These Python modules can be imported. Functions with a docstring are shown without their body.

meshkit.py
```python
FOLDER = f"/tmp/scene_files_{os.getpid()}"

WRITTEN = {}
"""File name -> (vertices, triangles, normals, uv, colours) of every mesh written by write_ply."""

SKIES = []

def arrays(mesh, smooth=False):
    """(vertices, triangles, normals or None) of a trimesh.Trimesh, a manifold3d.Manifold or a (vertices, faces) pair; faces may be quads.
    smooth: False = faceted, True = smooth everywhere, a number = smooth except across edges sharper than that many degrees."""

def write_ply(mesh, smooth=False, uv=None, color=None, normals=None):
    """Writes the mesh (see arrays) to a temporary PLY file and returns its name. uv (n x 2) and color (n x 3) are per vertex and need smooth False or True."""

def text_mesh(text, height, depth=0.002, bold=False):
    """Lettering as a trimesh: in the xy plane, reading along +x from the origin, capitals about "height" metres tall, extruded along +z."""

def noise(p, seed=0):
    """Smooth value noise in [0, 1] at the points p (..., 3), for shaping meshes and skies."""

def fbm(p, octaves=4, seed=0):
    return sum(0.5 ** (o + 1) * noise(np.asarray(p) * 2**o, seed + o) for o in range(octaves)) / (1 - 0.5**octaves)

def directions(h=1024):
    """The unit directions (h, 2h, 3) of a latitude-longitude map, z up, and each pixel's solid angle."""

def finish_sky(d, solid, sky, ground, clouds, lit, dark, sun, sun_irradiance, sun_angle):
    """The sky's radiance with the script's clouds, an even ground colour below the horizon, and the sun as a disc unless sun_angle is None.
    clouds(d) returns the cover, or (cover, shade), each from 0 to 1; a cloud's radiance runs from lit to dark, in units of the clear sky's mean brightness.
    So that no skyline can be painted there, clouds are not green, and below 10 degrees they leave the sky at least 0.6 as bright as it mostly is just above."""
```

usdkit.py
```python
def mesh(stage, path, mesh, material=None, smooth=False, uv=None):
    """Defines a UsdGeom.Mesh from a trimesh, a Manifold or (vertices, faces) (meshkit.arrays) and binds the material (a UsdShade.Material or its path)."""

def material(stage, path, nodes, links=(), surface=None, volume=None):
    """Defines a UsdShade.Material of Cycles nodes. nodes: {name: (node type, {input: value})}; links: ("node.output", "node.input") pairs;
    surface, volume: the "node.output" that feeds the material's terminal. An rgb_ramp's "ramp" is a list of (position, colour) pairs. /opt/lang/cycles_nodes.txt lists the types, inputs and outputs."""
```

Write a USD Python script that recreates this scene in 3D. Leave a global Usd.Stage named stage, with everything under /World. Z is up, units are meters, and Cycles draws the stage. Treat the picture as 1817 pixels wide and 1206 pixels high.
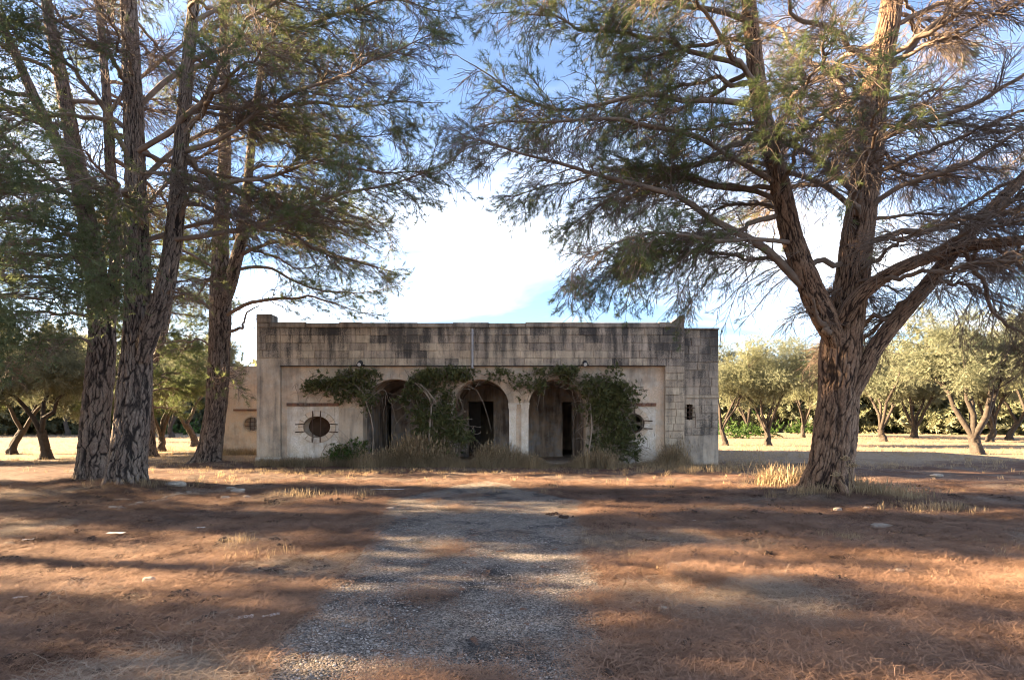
import math, numpy as np, trimesh, usdkit
from meshkit import noise
from scipy.spatial import cKDTree
from shapely.geometry import Polygon, Point, box as sbox
from shapely import affinity
from shapely.ops import unary_union
from pxr import Usd, UsdGeom, UsdLux, UsdShade, Gf, Sdf, Vt

stage = Usd.Stage.CreateInMemory()
UsdGeom.SetStageUpAxis(stage, 'Z')
UsdGeom.SetStageMetersPerUnit(stage, 1.0)
W = UsdGeom.Xform.Define(stage, '/World')
stage.SetDefaultPrim(W.GetPrim())
UsdGeom.Scope.Define(stage, '/World/Looks')

# ---------------------------------------------------------------- camera, sky, sun, exposure
EYE, FPX, CX, HY = 1.52, 950.0, 908.5, 745.0          # eye height; focal length, centre and horizon in photo pixels
SUN_EL, SUN_AZ = math.radians(19.0), math.atan2(-0.99, 0.13)
SUN = np.array([math.cos(SUN_EL) * math.sin(SUN_AZ), math.cos(SUN_EL) * math.cos(SUN_AZ), math.sin(SUN_EL)])
SUN_POWER, SKY_STRENGTH, EXPOSURE = 1.0, 0.085, 4.05

cam = UsdGeom.Camera.Define(stage, '/World/camera')
cam.CreateHorizontalApertureAttr(36.0)
cam.CreateVerticalApertureAttr(36.0 * 679 / 1024)
cam.CreateFocalLengthAttr(36.0 * FPX / 1817)
cam.CreateVerticalApertureOffsetAttr(36.0 * (HY - 603) / 1817)
cam.CreateClippingRangeAttr(Gf.Vec2f(0.05, 2000))
cam.CreateExposureAttr(EXPOSURE)
cam.AddTranslateOp().Set(Gf.Vec3d(0, 0, EYE))
cam.AddRotateXOp().Set(90)

dome = UsdLux.DomeLight.Define(stage, '/World/sky')
dome.GetPrim().SetCustomDataByKey('kind', 'structure')
sky_mat = usdkit.material(stage, '/World/Looks/sky_look', {
    'sky': ('sky_texture', {'sky_type': 'single_scattering', 'sun_disc': False, 'sun_elevation': SUN_EL, 'sun_rotation': SUN_AZ, 'aerosol_density': 1.0}),
    'tc': ('texture_coordinate', {}),
    'sep': ('separate_xyz', {}),
    'zz': ('math', {'math_type': 'maximum', 'value2': 0.0}),
    'za': ('math', {'math_type': 'add', 'value2': 0.16}),
    'dx': ('math', {'math_type': 'divide'}), 'dy': ('math', {'math_type': 'divide'}),
    'cmb': ('combine_xyz', {'z': 17.7}),
    'map': ('mapping', {'rotation': (0, 0, 0.5), 'scale': (0.55, 1.1, 1.0)}),
    'n': ('noise_texture', {'scale': 1.1, 'detail': 7.0, 'roughness': 0.55, 'distortion': 0.5}),
    'r': ('rgb_ramp', {'ramp': [(0.0, (0.0,) * 3), (0.42, (0.03,) * 3), (0.56, (0.35,) * 3), (0.74, (0.95,) * 3), (1, (1,) * 3)]}),
    'dim': ('mix', {'mix_type': 'multiply', 'fac': 1.0, 'color2': (0.21, 0.245, 0.305)}), 'mix': ('mix', {'color2': (2.3, 2.36, 2.45)}),
    'bg': ('background_shader', {'strength': SKY_STRENGTH}),
}, [('tc.generated', 'sep.vector'), ('sep.z', 'zz.value1'), ('zz.value', 'za.value1'), ('sep.x', 'dx.value1'), ('za.value', 'dx.value2'),
    ('sep.y', 'dy.value1'), ('za.value', 'dy.value2'), ('dx.value', 'cmb.x'), ('dy.value', 'cmb.y'), ('cmb.vector', 'map.vector'),
    ('map.vector', 'n.vector'), ('n.fac', 'r.fac'), ('r.color', 'mix.fac'), ('sky.color', 'dim.color1'), ('dim.color', 'mix.color1'), ('mix.color', 'bg.color')], surface='bg.background')
UsdShade.MaterialBindingAPI.Apply(dome.GetPrim()).Bind(sky_mat)

sun = UsdLux.DistantLight.Define(stage, '/World/sun')
sun.CreateNormalizeAttr(True); sun.CreateIntensityAttr(SUN_POWER); sun.CreateAngleAttr(0.5); sun.CreateColorAttr(Gf.Vec3f(1.0, 0.74, 0.45))
_x = np.cross([0, 0, 1], SUN); _x /= np.linalg.norm(_x); _y = np.cross(SUN, _x)
sun.AddTransformOp().Set(Gf.Matrix4d(*_x, 0, *_y, 0, *SUN, 0, 0, 0, 0, 1))

# ---------------------------------------------------------------- helpers
R = np.random.default_rng(7)
used = {}

def numbered(parent, name):
    n = used.get((parent, name), 0); used[(parent, name)] = n + 1
    return f'{parent}/{name}' + (f'_{n:03d}' if n else '')

def tag(prim, label=None, cat=None, group=None, kind=None):
    for k, v in (('label', label), ('category', cat), ('group', group), ('kind', kind)):
        if v: prim.SetCustomDataByKey(k, v)
    return prim

def thing(name, label, cat, loc=(0, 0, 0), rotz=0.0, scale=None, group=None, kind=None):
    x = UsdGeom.Xform.Define(stage, numbered('/World', name))
    x.AddTranslateOp().Set(Gf.Vec3d(*map(float, loc)))
    if rotz: x.AddRotateZOp().Set(math.degrees(rotz))
    if scale is not None: x.AddScaleOp().Set(Gf.Vec3f(*([scale] * 3 if np.isscalar(scale) else scale)))
    return tag(x.GetPrim(), label, cat, group, kind)

def obj(name, mesh, mat, parent=None, smooth=False, origin=None, label=None, kind=None, cat=None, group=None):
    """One Mesh prim under parent (a prim) or under /World. Mesh given in world coordinates; origin is subtracted (the parent thing's base)."""
    pp = str(parent.GetPath()) if parent is not None else '/World'
    if not isinstance(mesh, tuple): mesh = (np.asarray(mesh.vertices), np.asarray(mesh.faces))
    v = np.asarray(mesh[0], float)
    if origin is not None: v = v - np.asarray(origin, float)
    m = usdkit.mesh(stage, numbered(pp, name), (v, mesh[1]), mat, smooth=smooth)
    tag(m.GetPrim(), label, cat, group, kind)
    return m.GetPrim()

def dup(root, loc, rotz, scale, label, group=None):
    was = root.GetCustomData()
    r = thing(root.GetName().rstrip('0123456789').rstrip('_'), label, was['category'], loc, rotz, scale, group or was.get('group'))
    r.GetReferences().AddInternalReference(root.GetPath()); r.SetInstanceable(True)
    return r

def floats(prim, name, values):
    UsdGeom.PrimvarsAPI(UsdGeom.Mesh(prim)).CreatePrimvar(name, Sdf.ValueTypeNames.FloatArray, 'vertex').Set(Vt.FloatArray.FromNumpy(np.asarray(values, np.float32)))

def px(u, v, d):
    """The point at depth d (metres in front of the camera) that the photograph shows at pixel (u, v)."""
    return np.array([(u - CX) * d / FPX, d, EYE - (v - HY) * d / FPX])

def gd(v):
    return EYE * FPX / (v - HY)

class MB:
    def __init__(s): s.v, s.f, s.n = [], [], 0
    def add(s, v, f):
        s.v.append(np.asarray(v, float)); s.f.append(np.asarray(f, int) + s.n); s.n += len(v)
    def mesh(s): return np.vstack(s.v), np.vstack(s.f)
    def box(s, x0, x1, y0, y1, z0, z1):
        b = trimesh.creation.box(bounds=[[x0, y0, z0], [x1, y1, z1]]); s.add(b.vertices, b.faces); return s
    def tm(s, m): s.add(m.vertices, m.faces); return s

def tubes(P, Rr, sides=4, cap=True):
    """Batch of tapered tubes. P (N,K,3), Rr (N,K)."""
    P = np.asarray(P, float); N, K, _ = P.shape
    T = np.gradient(P, axis=1); T /= np.maximum(np.linalg.norm(T, axis=2, keepdims=True), 1e-9)
    mean = P[:, -1] - P[:, 0]; mean /= np.maximum(np.linalg.norm(mean, axis=1, keepdims=True), 1e-9)
    ref = np.where(np.abs(mean[:, 2:3]) < 0.8, np.array([[0, 0, 1.0]]), np.array([[1.0, 0, 0]]))[:, None, :]
    A = np.cross(T, ref); A /= np.maximum(np.linalg.norm(A, axis=2, keepdims=True), 1e-9)
    B = np.cross(T, A)
    th = np.arange(sides) * 2 * np.pi / sides
    V = P[:, :, None, :] + Rr[:, :, None, None] * (np.cos(th)[None, None, :, None] * A[:, :, None, :] + np.sin(th)[None, None, :, None] * B[:, :, None, :])
    V = V.reshape(-1, 3)
    k, s = np.meshgrid(np.arange(K - 1), np.arange(sides), indexing='ij')
    a = k * sides + s; b = k * sides + (s + 1) % sides; c = b + sides; d = a + sides
    q = np.stack([a, b, c, d], -1).reshape(-1, 4)
    F = np.vstack([q[:, [0, 2, 1]], q[:, [0, 3, 2]]])
    if cap and sides > 2:
        e = (K - 1) * sides
        F = np.vstack([F, [[e, e + j + 1, e + j] for j in range(1, sides - 1)]])
    F = (F[None] + (np.arange(N) * K * sides)[:, None, None]).reshape(-1, 3)
    return V, F

def spline(pts, n):
    """Catmull-Rom through rows of pts, n samples."""
    pts = np.asarray(pts, float); m = len(pts)
    ext = np.vstack([2 * pts[0] - pts[1], pts, 2 * pts[-1] - pts[-2]])
    t = np.linspace(0, m - 1, n); i = np.minimum(t.astype(int), m - 2); u = (t - i)[:, None]
    p0, p1, p2, p3 = ext[i], ext[i + 1], ext[i + 2], ext[i + 3]
    return 0.5 * (2 * p1 + (p2 - p0) * u + (2 * p0 - 5 * p1 + 4 * p2 - p3) * u ** 2 + (3 * p1 - p0 - 3 * p2 + p3) * u ** 3)

def unit(v): return v / np.maximum(np.linalg.norm(v, axis=-1, keepdims=True), 1e-9)

def quats(d, rng, spin=True):
    """Rotations that take +z to the directions d, with a random spin about them. (N,4) as x y z w."""
    d = unit(np.asarray(d, float)); n = len(d)
    w = 1 + d[:, 2]; q = np.stack([-d[:, 1], d[:, 0], np.zeros(n), w], 1)
    bad = w < 1e-4; q[bad] = (1, 0, 0, 0); q = unit(q)
    a = rng.uniform(0, 2 * np.pi, n) / 2 if spin else np.zeros(n)
    s, c = np.sin(a), np.cos(a)
    x, y, z, w = q.T
    return np.stack([x * c + y * s, y * c - x * s, w * s + z * c, w * c - z * s], 1)

def scatter(parent, name, protos, pos, q, scale, rng, label=None, cat=None, kind='stuff', origin=None, piece='piece', weights=None):
    path = numbered(str(parent.GetPath()) if parent is not None else '/World', name)
    pi = UsdGeom.PointInstancer.Define(stage, path)
    rel = []
    for m, mat in protos:
        rel.append(usdkit.mesh(stage, numbered(path, piece), m, mat).GetPath())
    pos = np.asarray(pos, float) - (0 if origin is None else np.asarray(origin, float))
    pi.CreatePrototypesRel().SetTargets(rel)
    pi.CreatePositionsAttr(Vt.Vec3fArray.FromNumpy(pos.astype(np.float32)))
    pi.CreateOrientationsAttr(Vt.QuathArray([Gf.Quath(float(w), float(x), float(y), float(z)) for x, y, z, w in q]))
    scale = np.asarray(scale, float)
    if scale.ndim == 1: scale = np.repeat(scale[:, None], 3, 1)
    pi.CreateScalesAttr(Vt.Vec3fArray.FromNumpy(scale.astype(np.float32)))
    pi.CreateProtoIndicesAttr(Vt.IntArray.FromNumpy(rng.choice(len(protos), len(pos), p=weights).astype(np.int32)))
    return tag(pi.GetPrim(), label, cat, None, kind)

# ---------------------------------------------------------------- materials
def L(n): return f'/World/Looks/{n}'

def plain(name, color, rough=0.8, var=0.25, scale=6.0, bump=0.0, bscale=40.0, spec=0.2):
    c = np.array(color)
    nodes = {'g': ('geometry', {}), 'n': ('noise_texture', {'scale': scale, 'detail': 5.0, 'roughness': 0.6}),
             'r': ('rgb_ramp', {'ramp': [(0.25, tuple(c * (1 - var))), (0.75, tuple(np.minimum(c * (1 + var), 0.9)))]}),
             'p': ('principled_bsdf', {'roughness': rough, 'specular_ior_level': spec})}
    links = [('g.position', 'n.vector'), ('n.fac', 'r.fac'), ('r.color', 'p.base_color')]
    if bump:
        nodes |= {'bn': ('noise_texture', {'scale': bscale, 'detail': 4.0}), 'b': ('bump', {'strength': 0.6, 'distance': bump})}
        links += [('g.position', 'bn.vector'), ('bn.fac', 'b.height'), ('b.normal', 'p.normal')]
    return usdkit.material(stage, L(name), nodes, links, surface='p.BSDF')

def leafy(name, c1, c2, trans=0.35, rough=0.55):
    """Leaf or needle: colour varies from instance to instance; light also comes through."""
    nodes = {'o': ('object_info', {}), 'g': ('geometry', {}), 'n': ('noise_texture', {'scale': 0.7, 'detail': 2.0}), 'a': ('math', {'math_type': 'multiply_add', 'value2': 0.55, 'value3': 0.0}),
             'a2': ('math', {'math_type': 'multiply_add', 'value2': 0.5}),
             'r': ('rgb_ramp', {'ramp': [(0.15, c1), (0.75, c2)]}), 'p': ('principled_bsdf', {'roughness': rough, 'specular_ior_level': 0.25}),
             't': ('translucent_bsdf', {}), 'm': ('mix_closure', {'fac': trans})}
    links = [('g.position', 'n.vector'), ('o.random', 'a2.value1'), ('n.fac', 'a.value1'), ('a.value', 'a2.value3'), ('a2.value', 'r.fac'), ('r.color', 'p.base_color'), ('r.color', 't.color'),
             ('p.BSDF', 'm.closure1'), ('t.BSDF', 'm.closure2')]
    return usdkit.material(stage, L(name), nodes, links, surface='m.closure')

def stone(name, base, dark, bias=0.0, pale=None, rough=0.92, streak=0.5, fine=0.35, runs=0.0, big=1.3):
    """Weathered limestone or plaster: dark lichen in patches and vertical run-marks, paler flakes, pitted relief."""
    base, dark = np.array(base), np.array(dark); pale = np.minimum(base * 1.3, 0.6) if pale is None else np.array(pale)
    nodes = {'g': ('geometry', {}),
             'n1': ('noise_texture', {'scale': big, 'detail': 8.0, 'roughness': 0.62}),
             'mp': ('mapping', {'scale': (5.0, 5.0, 0.55)}), 'n2': ('noise_texture', {'scale': 1.0, 'detail': 6.0, 'roughness': 0.6}),
             'n3': ('noise_texture', {'scale': 28.0, 'detail': 6.0, 'roughness': 0.7}), 'n4': ('noise_texture', {'scale': 3.1, 'detail': 9.0, 'roughness': 0.68}),
             'm1': ('math', {'math_type': 'multiply', 'value2': 1 - streak}), 'm2': ('math', {'math_type': 'multiply_add', 'value2': streak}), 'm3': ('math', {'math_type': 'add', 'value2': bias}),
             'm4': ('math', {'math_type': 'multiply_add', 'value2': fine, 'value3': -fine / 2}), 'm5': ('math', {'math_type': 'add'}),
             'r': ('rgb_ramp', {'ramp': [(0.42, (0, 0, 0)), (0.60, (1, 1, 1))]}),
             'r4': ('rgb_ramp', {'ramp': [(0.46, (0, 0, 0)), (0.62, (1, 1, 1))]}),
             'c1': ('mix', {'color1': tuple(base), 'color2': tuple(pale)}), 'c2': ('mix', {'color2': tuple(dark)}),
             'r5': ('rgb_ramp', {'ramp': [(0.25, (0.62,) * 3), (0.7, (1.12,) * 3)]}), 'c3': ('mix', {'mix_type': 'multiply', 'fac': 1.0}),
             'b': ('bump', {'strength': 0.7, 'distance': 0.012}), 'p': ('principled_bsdf', {'roughness': rough, 'specular_ior_level': 0.15})}
    nodes |= {'sz': ('separate_xyz', {}), 'mz': ('map_range', {'from_min': 3.5, 'from_max': 4.75, 'to_min': 0.0, 'to_max': runs, 'clamp': True}), 'm6': ('math', {'math_type': 'add'})}
    links = [('g.position', 'sz.vector'), ('sz.z', 'mz.value'), ('mz.result', 'm6.value1'), ('m5.value', 'm6.value2'), ('g.position', 'n1.vector'), ('g.position', 'mp.vector'), ('mp.vector', 'n2.vector'), ('g.position', 'n3.vector'), ('g.position', 'n4.vector'),
             ('n1.fac', 'm1.value1'), ('n2.fac', 'm2.value1'), ('m1.value', 'm2.value3'), ('m2.value', 'm3.value1'), ('n3.fac', 'm4.value1'), ('m3.value', 'm5.value1'), ('m4.value', 'm5.value2'),
             ('m6.value', 'r.fac'), ('n4.fac', 'r4.fac'), ('r4.color', 'c1.fac'), ('c1.color', 'c2.color1'), ('r.color', 'c2.fac'), ('n3.fac', 'r5.fac'), ('c2.color', 'c3.color1'), ('r5.color', 'c3.color2'),
             ('c3.color', 'p.base_color'), ('n3.fac', 'b.height'), ('b.normal', 'p.normal')]
    return usdkit.material(stage, L(name), nodes, links, surface='p.BSDF')

def bark_mat(name, ridge, furrow, ridge2):
    nodes = {'at': ('attribute', {'attribute': 'furrow'}), 'g': ('geometry', {}), 'mp': ('mapping', {'scale': (1, 1, 0.3)}),
             'n': ('noise_texture', {'scale': 9.0, 'detail': 7.0, 'roughness': 0.65}), 'n2': ('noise_texture', {'scale': 60.0, 'detail': 5.0}),
             'r': ('rgb_ramp', {'ramp': [(0.35, ridge), (0.65, ridge2)]}), 'c': ('mix', {'color2': furrow}), 'r2': ('rgb_ramp', {'ramp': [(0.3, (0.6,) * 3), (0.7, (1.2,) * 3)]}),
             'c2': ('mix', {'mix_type': 'multiply', 'fac': 1.0}), 'b': ('bump', {'strength': 0.8, 'distance': 0.01}), 'p': ('principled_bsdf', {'roughness': 0.9, 'specular_ior_level': 0.15})}
    links = [('g.position', 'mp.vector'), ('mp.vector', 'n.vector'), ('mp.vector', 'n2.vector'), ('n.fac', 'r.fac'), ('r.color', 'c.color1'), ('at.fac', 'c.fac'), ('n2.fac', 'r2.fac'),
             ('c.color', 'c2.color1'), ('r2.color', 'c2.color2'), ('c2.color', 'p.base_color'), ('n2.fac', 'b.height'), ('b.normal', 'p.normal')]
    return usdkit.material(stage, L(name), nodes, links, surface='p.BSDF')

M_BLOCK = [stone(f'block_stone_{w}', b, d, bias, fine=.55, runs=.095, streak=.6, big=0.6) for w, b, d, bias in (
    ('tan', (0.43, 0.34, 0.245), (0.085, 0.074, 0.063), -0.025), ('grey', (0.41, 0.33, 0.25), (0.08, 0.07, 0.06), -0.02),
    ('dark', (0.37, 0.30, 0.23), (0.065, 0.058, 0.052), -0.008), ('pale', (0.46, 0.37, 0.265), (0.11, 0.095, 0.08), -0.035), ('black', (0.33, 0.27, 0.21), (0.055, 0.049, 0.044), 0.012))]
M_MORTAR = stone('mortar', (0.42, 0.335, 0.24), (0.10, 0.088, 0.075), -0.03, runs=.12, streak=.55, big=.75)
M_COPING = stone('coping_stone', (0.30, 0.25, 0.195), (0.08, 0.072, 0.063), 0.0)
M_PLASTER = stone('old_plaster', (0.62, 0.47, 0.335), (0.26, 0.21, 0.165), -0.07, pale=(0.60, 0.51, 0.40), streak=0.35)
M_WHITE = stone('whitewashed_plaster', (0.60, 0.51, 0.40), (0.30, 0.25, 0.205), -0.075, pale=(0.68, 0.62, 0.54))
M_GREYPL = stone('grey_plaster', (0.50, 0.395, 0.29), (0.19, 0.16, 0.13), -0.04, pale=(0.50, 0.42, 0.33))
M_INNER = stone('inner_plaster', (0.50, 0.37, 0.27), (0.13, 0.095, 0.075), -0.01, pale=(0.40, 0.37, 0.35))
M_BRICK = stone('red_ledge_brick', (0.22, 0.11, 0.07), (0.08, 0.06, 0.05), 0.0)
M_IRON = plain('rusty_iron', (0.07, 0.04, 0.028), 0.75, 0.4, 30)
M_PIPE = plain('grey_pipe_paint', (0.27, 0.26, 0.255), 0.5, 0.2, 12)
M_BLACK = plain('black_lamp_paint', (0.02, 0.02, 0.022), 0.5, 0.2, 20)
M_WOOD = plain('dark_door_wood', (0.035, 0.027, 0.022), 0.75, 0.4, 9)
M_BOARD = plain('brown_board', (0.075, 0.045, 0.027), 0.8, 0.3, 9)
M_GLASS = plain('dusty_lamp_glass', (0.5, 0.5, 0.48), 0.2, 0.1, 9)
M_BARK_R = bark_mat('red_pine_bark', (0.21, 0.125, 0.08), (0.028, 0.018, 0.014), (0.28, 0.185, 0.125))
M_BARK_G = bark_mat('grey_pine_bark', (0.16, 0.115, 0.09), (0.022, 0.017, 0.015), (0.22, 0.175, 0.14))
M_LIMB = plain('pine_limb_bark', (0.17, 0.125, 0.095), 0.9, 0.35, 5, 0.01, 30)
M_TWIG = plain('pine_twig_bark', (0.125, 0.092, 0.072), 0.9, 0.35, 2)
M_NEEDLE = leafy('pine_needles', (0.055, 0.09, 0.036), (0.165, 0.195, 0.07), 0.42)
M_OLIVEBARK = plain('olive_bark', (0.05, 0.04, 0.032), 0.9, 0.45, 8, 0.02, 25)
M_OLIVE = leafy('olive_leaves', (0.095, 0.11, 0.065), (0.21, 0.215, 0.135), 0.35)
M_OLIVE2 = leafy('olive_leaves_yellow', (0.125, 0.14, 0.075), (0.25, 0.25, 0.145), 0.4)
M_OAK = leafy('dark_evergreen_leaves', (0.05, 0.075, 0.032), (0.15, 0.175, 0.08), 0.4, .4)
M_VINE = leafy('vine_leaves', (0.04, 0.06, 0.022), (0.15, 0.155, 0.06), 0.35)
M_VINESTEM = plain('vine_stem_bark', (0.25, 0.20, 0.155), 0.9, 0.3, 6)
M_DRY = leafy('dry_grass_blades', (0.23, 0.16, 0.09), (0.46, 0.345, 0.205), 0.35, 0.8)
M_DRYG = leafy('dull_weed_stalks', (0.14, 0.105, 0.062), (0.35, 0.265, 0.16), 0.3, 0.8)
M_LITTER = leafy('fallen_pine_needles', (0.115, 0.062, 0.042), (0.30, 0.18, 0.115), 0.1, 0.8)
M_PALELITTER = leafy('bleached_needles', (0.19, 0.135, 0.095), (0.34, 0.26, 0.19), 0.1, 0.8)
M_PEBBLE = plain('pale_gravel', (0.27, 0.235, 0.205), 0.9, 0.5, 14)
M_PEBBLE2 = plain('dark_gravel', (0.12, 0.11, 0.105), 0.9, 0.5, 14)
M_ROCK = stone('limestone_rock', (0.33, 0.28, 0.225), (0.20, 0.17, 0.14), -0.06)
M_PAPER = plain('crumpled_paper', (0.70, 0.68, 0.66), 0.8, 0.12, 15)
M_CLOD = plain('dark_soil_clod', (0.05, 0.032, 0.023), 0.95, 0.5, 40, 0.012, 90)
M_SHRUB = leafy('green_shrub_leaves', (0.03, 0.07, 0.018), (0.09, 0.15, 0.035), 0.4)

# ---------------------------------------------------------------- ground and path
def fbm2(x, y, s, seed, octs=3):
    out, a = 0, 1.0
    for o in range(octs):
        out = out + a * (noise(np.stack([x * s, y * s, np.zeros_like(x) + 0.37], -1), seed + o) - 0.5); s *= 2.1; a *= 0.5
    return out

PINES = [(6.32, 10.75), (-8.42, 11.75), (-10.0, 12.8), (-10.16, 18.1)]

def path_mask(x, y):
    """1 on the gravel path, falling to 0 at its ragged edge (metres of signed distance)."""
    yy = np.clip(y, -40, 40)
    lft = np.interp(yy, [-10, 3.1, 5.1, 9.3, 14, 17.5], [-1.45, -1.50, -1.70, -2.1, -3.4, -4.5])
    rgt = np.interp(yy, [-10, 3.1, 5.1, 7.8, 10.5, 14, 17.5], [0.6, 0.66, 0.78, 0.98, 1.25, 2.2, 2.6])
    return np.minimum(x - lft, rgt - x) + 0.34 * fbm2(x, y, 1.7, 40, 3) + 0.18 * fbm2(x, y, 6.0, 50, 2) - np.clip((y - 10.2) * 0.8, 0, 5)

def height(x, y):
    x = np.asarray(x, float); y = np.asarray(y, float)
    off = np.clip(-path_mask(x, y) / 0.5 + 0.3, 0.12, 1.0)
    near = np.clip((30 - np.hypot(x, y)) / 20, 0.25, 1)
    h = 0.05 * fbm2(x, y, 0.35, 1, 2) + off * near * (0.11 * fbm2(x, y, 1.5, 11, 3) + 0.085 * np.maximum(fbm2(x, y, 3.6, 21, 2), -0.1)) + 0.012 * fbm2(x, y, 9.0, 31, 2)
    for a, b in PINES:
        h = h + 0.16 * np.exp(-((x - a) ** 2 + (y - b) ** 2) / 0.9 ** 2)
    return h

def grid_axis(segs):
    out = [segs[0][0]]
    for a, b, s in segs:
        n = max(1, int(round((b - a) / s))); out += list(a + (b - a) * (np.arange(n) + 1) / n)
    return np.array(out)

gx = grid_axis([(-400, -60, 34), (-60, -16, 2), (-16, -7, .12), (-7, 7, .032), (7, 16, .12), (16, 60, 2), (60, 400, 34)])
gy = grid_axis([(-60, -2, 4), (-2, 2.2, .3), (2.2, 7, .032), (7, 12, .055), (12, 20, .1), (20, 40, .5), (40, 100, 4), (100, 700, 60)])
X, Y = np.meshgrid(gx, gy)
Z = height(X, Y)
GV = np.stack([X, Y, Z], -1).reshape(-1, 3)
ny, nx = X.shape
ii, jj = np.meshgrid(np.arange(ny - 1), np.arange(nx - 1), indexing='ij')
q0 = (ii * nx + jj).ravel()
quad = np.stack([q0, q0 + 1, q0 + nx + 1, q0 + nx], 1)
cxm = GV[quad].mean(1)
on_path = (path_mask(cxm[:, 0], cxm[:, 1]) > 0) & (cxm[:, 1] < 20)

def sheet(sel):
    q = quad[sel]; u, inv = np.unique(q, return_inverse=True); inv = inv.reshape(q.shape)
    return GV[u], np.vstack([inv[:, [0, 1, 2]], inv[:, [0, 2, 3]]])

def ground_mat():
    n = {'g': ('geometry', {}), 'sep': ('separate_xyz', {}),
         'n1': ('noise_texture', {'scale': 0.8, 'detail': 6.0, 'roughness': 0.6}), 'n2': ('noise_texture', {'scale': 7.0, 'detail': 8.0, 'roughness': 0.65, 'distortion': 0.6}),
         'n3': ('noise_texture', {'scale': 70.0, 'detail': 5.0, 'roughness': 0.7, 'distortion': 1.5}), 'n5': ('noise_texture', {'scale': 0.25, 'detail': 5.0}),
         'r1': ('rgb_ramp', {'ramp': [(0.38, (0.12, 0.066, 0.046)), (0.52, (0.15, 0.098, 0.074)), (0.66, (0.175, 0.132, 0.105))]}),
         'r2': ('rgb_ramp', {'ramp': [(0.3, (0.45,) * 3), (0.6, (1.0,) * 3), (0.8, (1.3,) * 3)]}), 'r3': ('rgb_ramp', {'ramp': [(0.3, (0.45,) * 3), (0.55, (1.0,) * 3), (0.75, (1.55,) * 3)]}),
         'm1': ('mix', {'mix_type': 'multiply', 'fac': 1.0}), 'm2': ('mix', {'mix_type': 'multiply', 'fac': 0.85}),
         'fy': ('map_range', {'from_min': 15.0, 'from_max': 25.0, 'to_min': -0.45, 'to_max': 0.55}), 'fa': ('math', {'math_type': 'add'}),
         'fr': ('rgb_ramp', {'ramp': [(0.42, (0,) * 3), (0.62, (1,) * 3)]}),
         'gr': ('rgb_ramp', {'ramp': [(0.35, (0.17, 0.125, 0.088)), (0.6, (0.28, 0.215, 0.15))]}),
         'm3': ('mix', {}), 'm4': ('mix', {'mix_type': 'multiply', 'fac': 0.6}),
         'b': ('bump', {'strength': 0.9, 'distance': 0.015}), 'p': ('principled_bsdf', {'roughness': 0.95, 'specular_ior_level': 0.1})}
    l = [('g.position', x + '.vector') for x in ('n1', 'n2', 'n3', 'n5', 'sep')] + [('n1.fac', 'r1.fac'), ('n2.fac', 'r2.fac'), ('n3.fac', 'r3.fac'), ('r1.color', 'm1.color1'), ('r2.color', 'm1.color2'),
         ('m1.color', 'm2.color1'), ('r3.color', 'm2.color2'), ('sep.y', 'fy.value'), ('fy.result', 'fa.value1'), ('n5.fac', 'fa.value2'), ('fa.value', 'fr.fac'), ('n2.fac', 'gr.fac'),
         ('gr.color', 'm4.color1'), ('r3.color', 'm4.color2'), ('m2.color', 'm3.color1'), ('m4.color', 'm3.color2'), ('fr.color', 'm3.fac'), ('m3.color', 'p.base_color'), ('n3.fac', 'b.height'), ('b.normal', 'p.normal')]
    return usdkit.material(stage, L('needle_covered_soil'), n, l, surface='p.BSDF')

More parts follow.
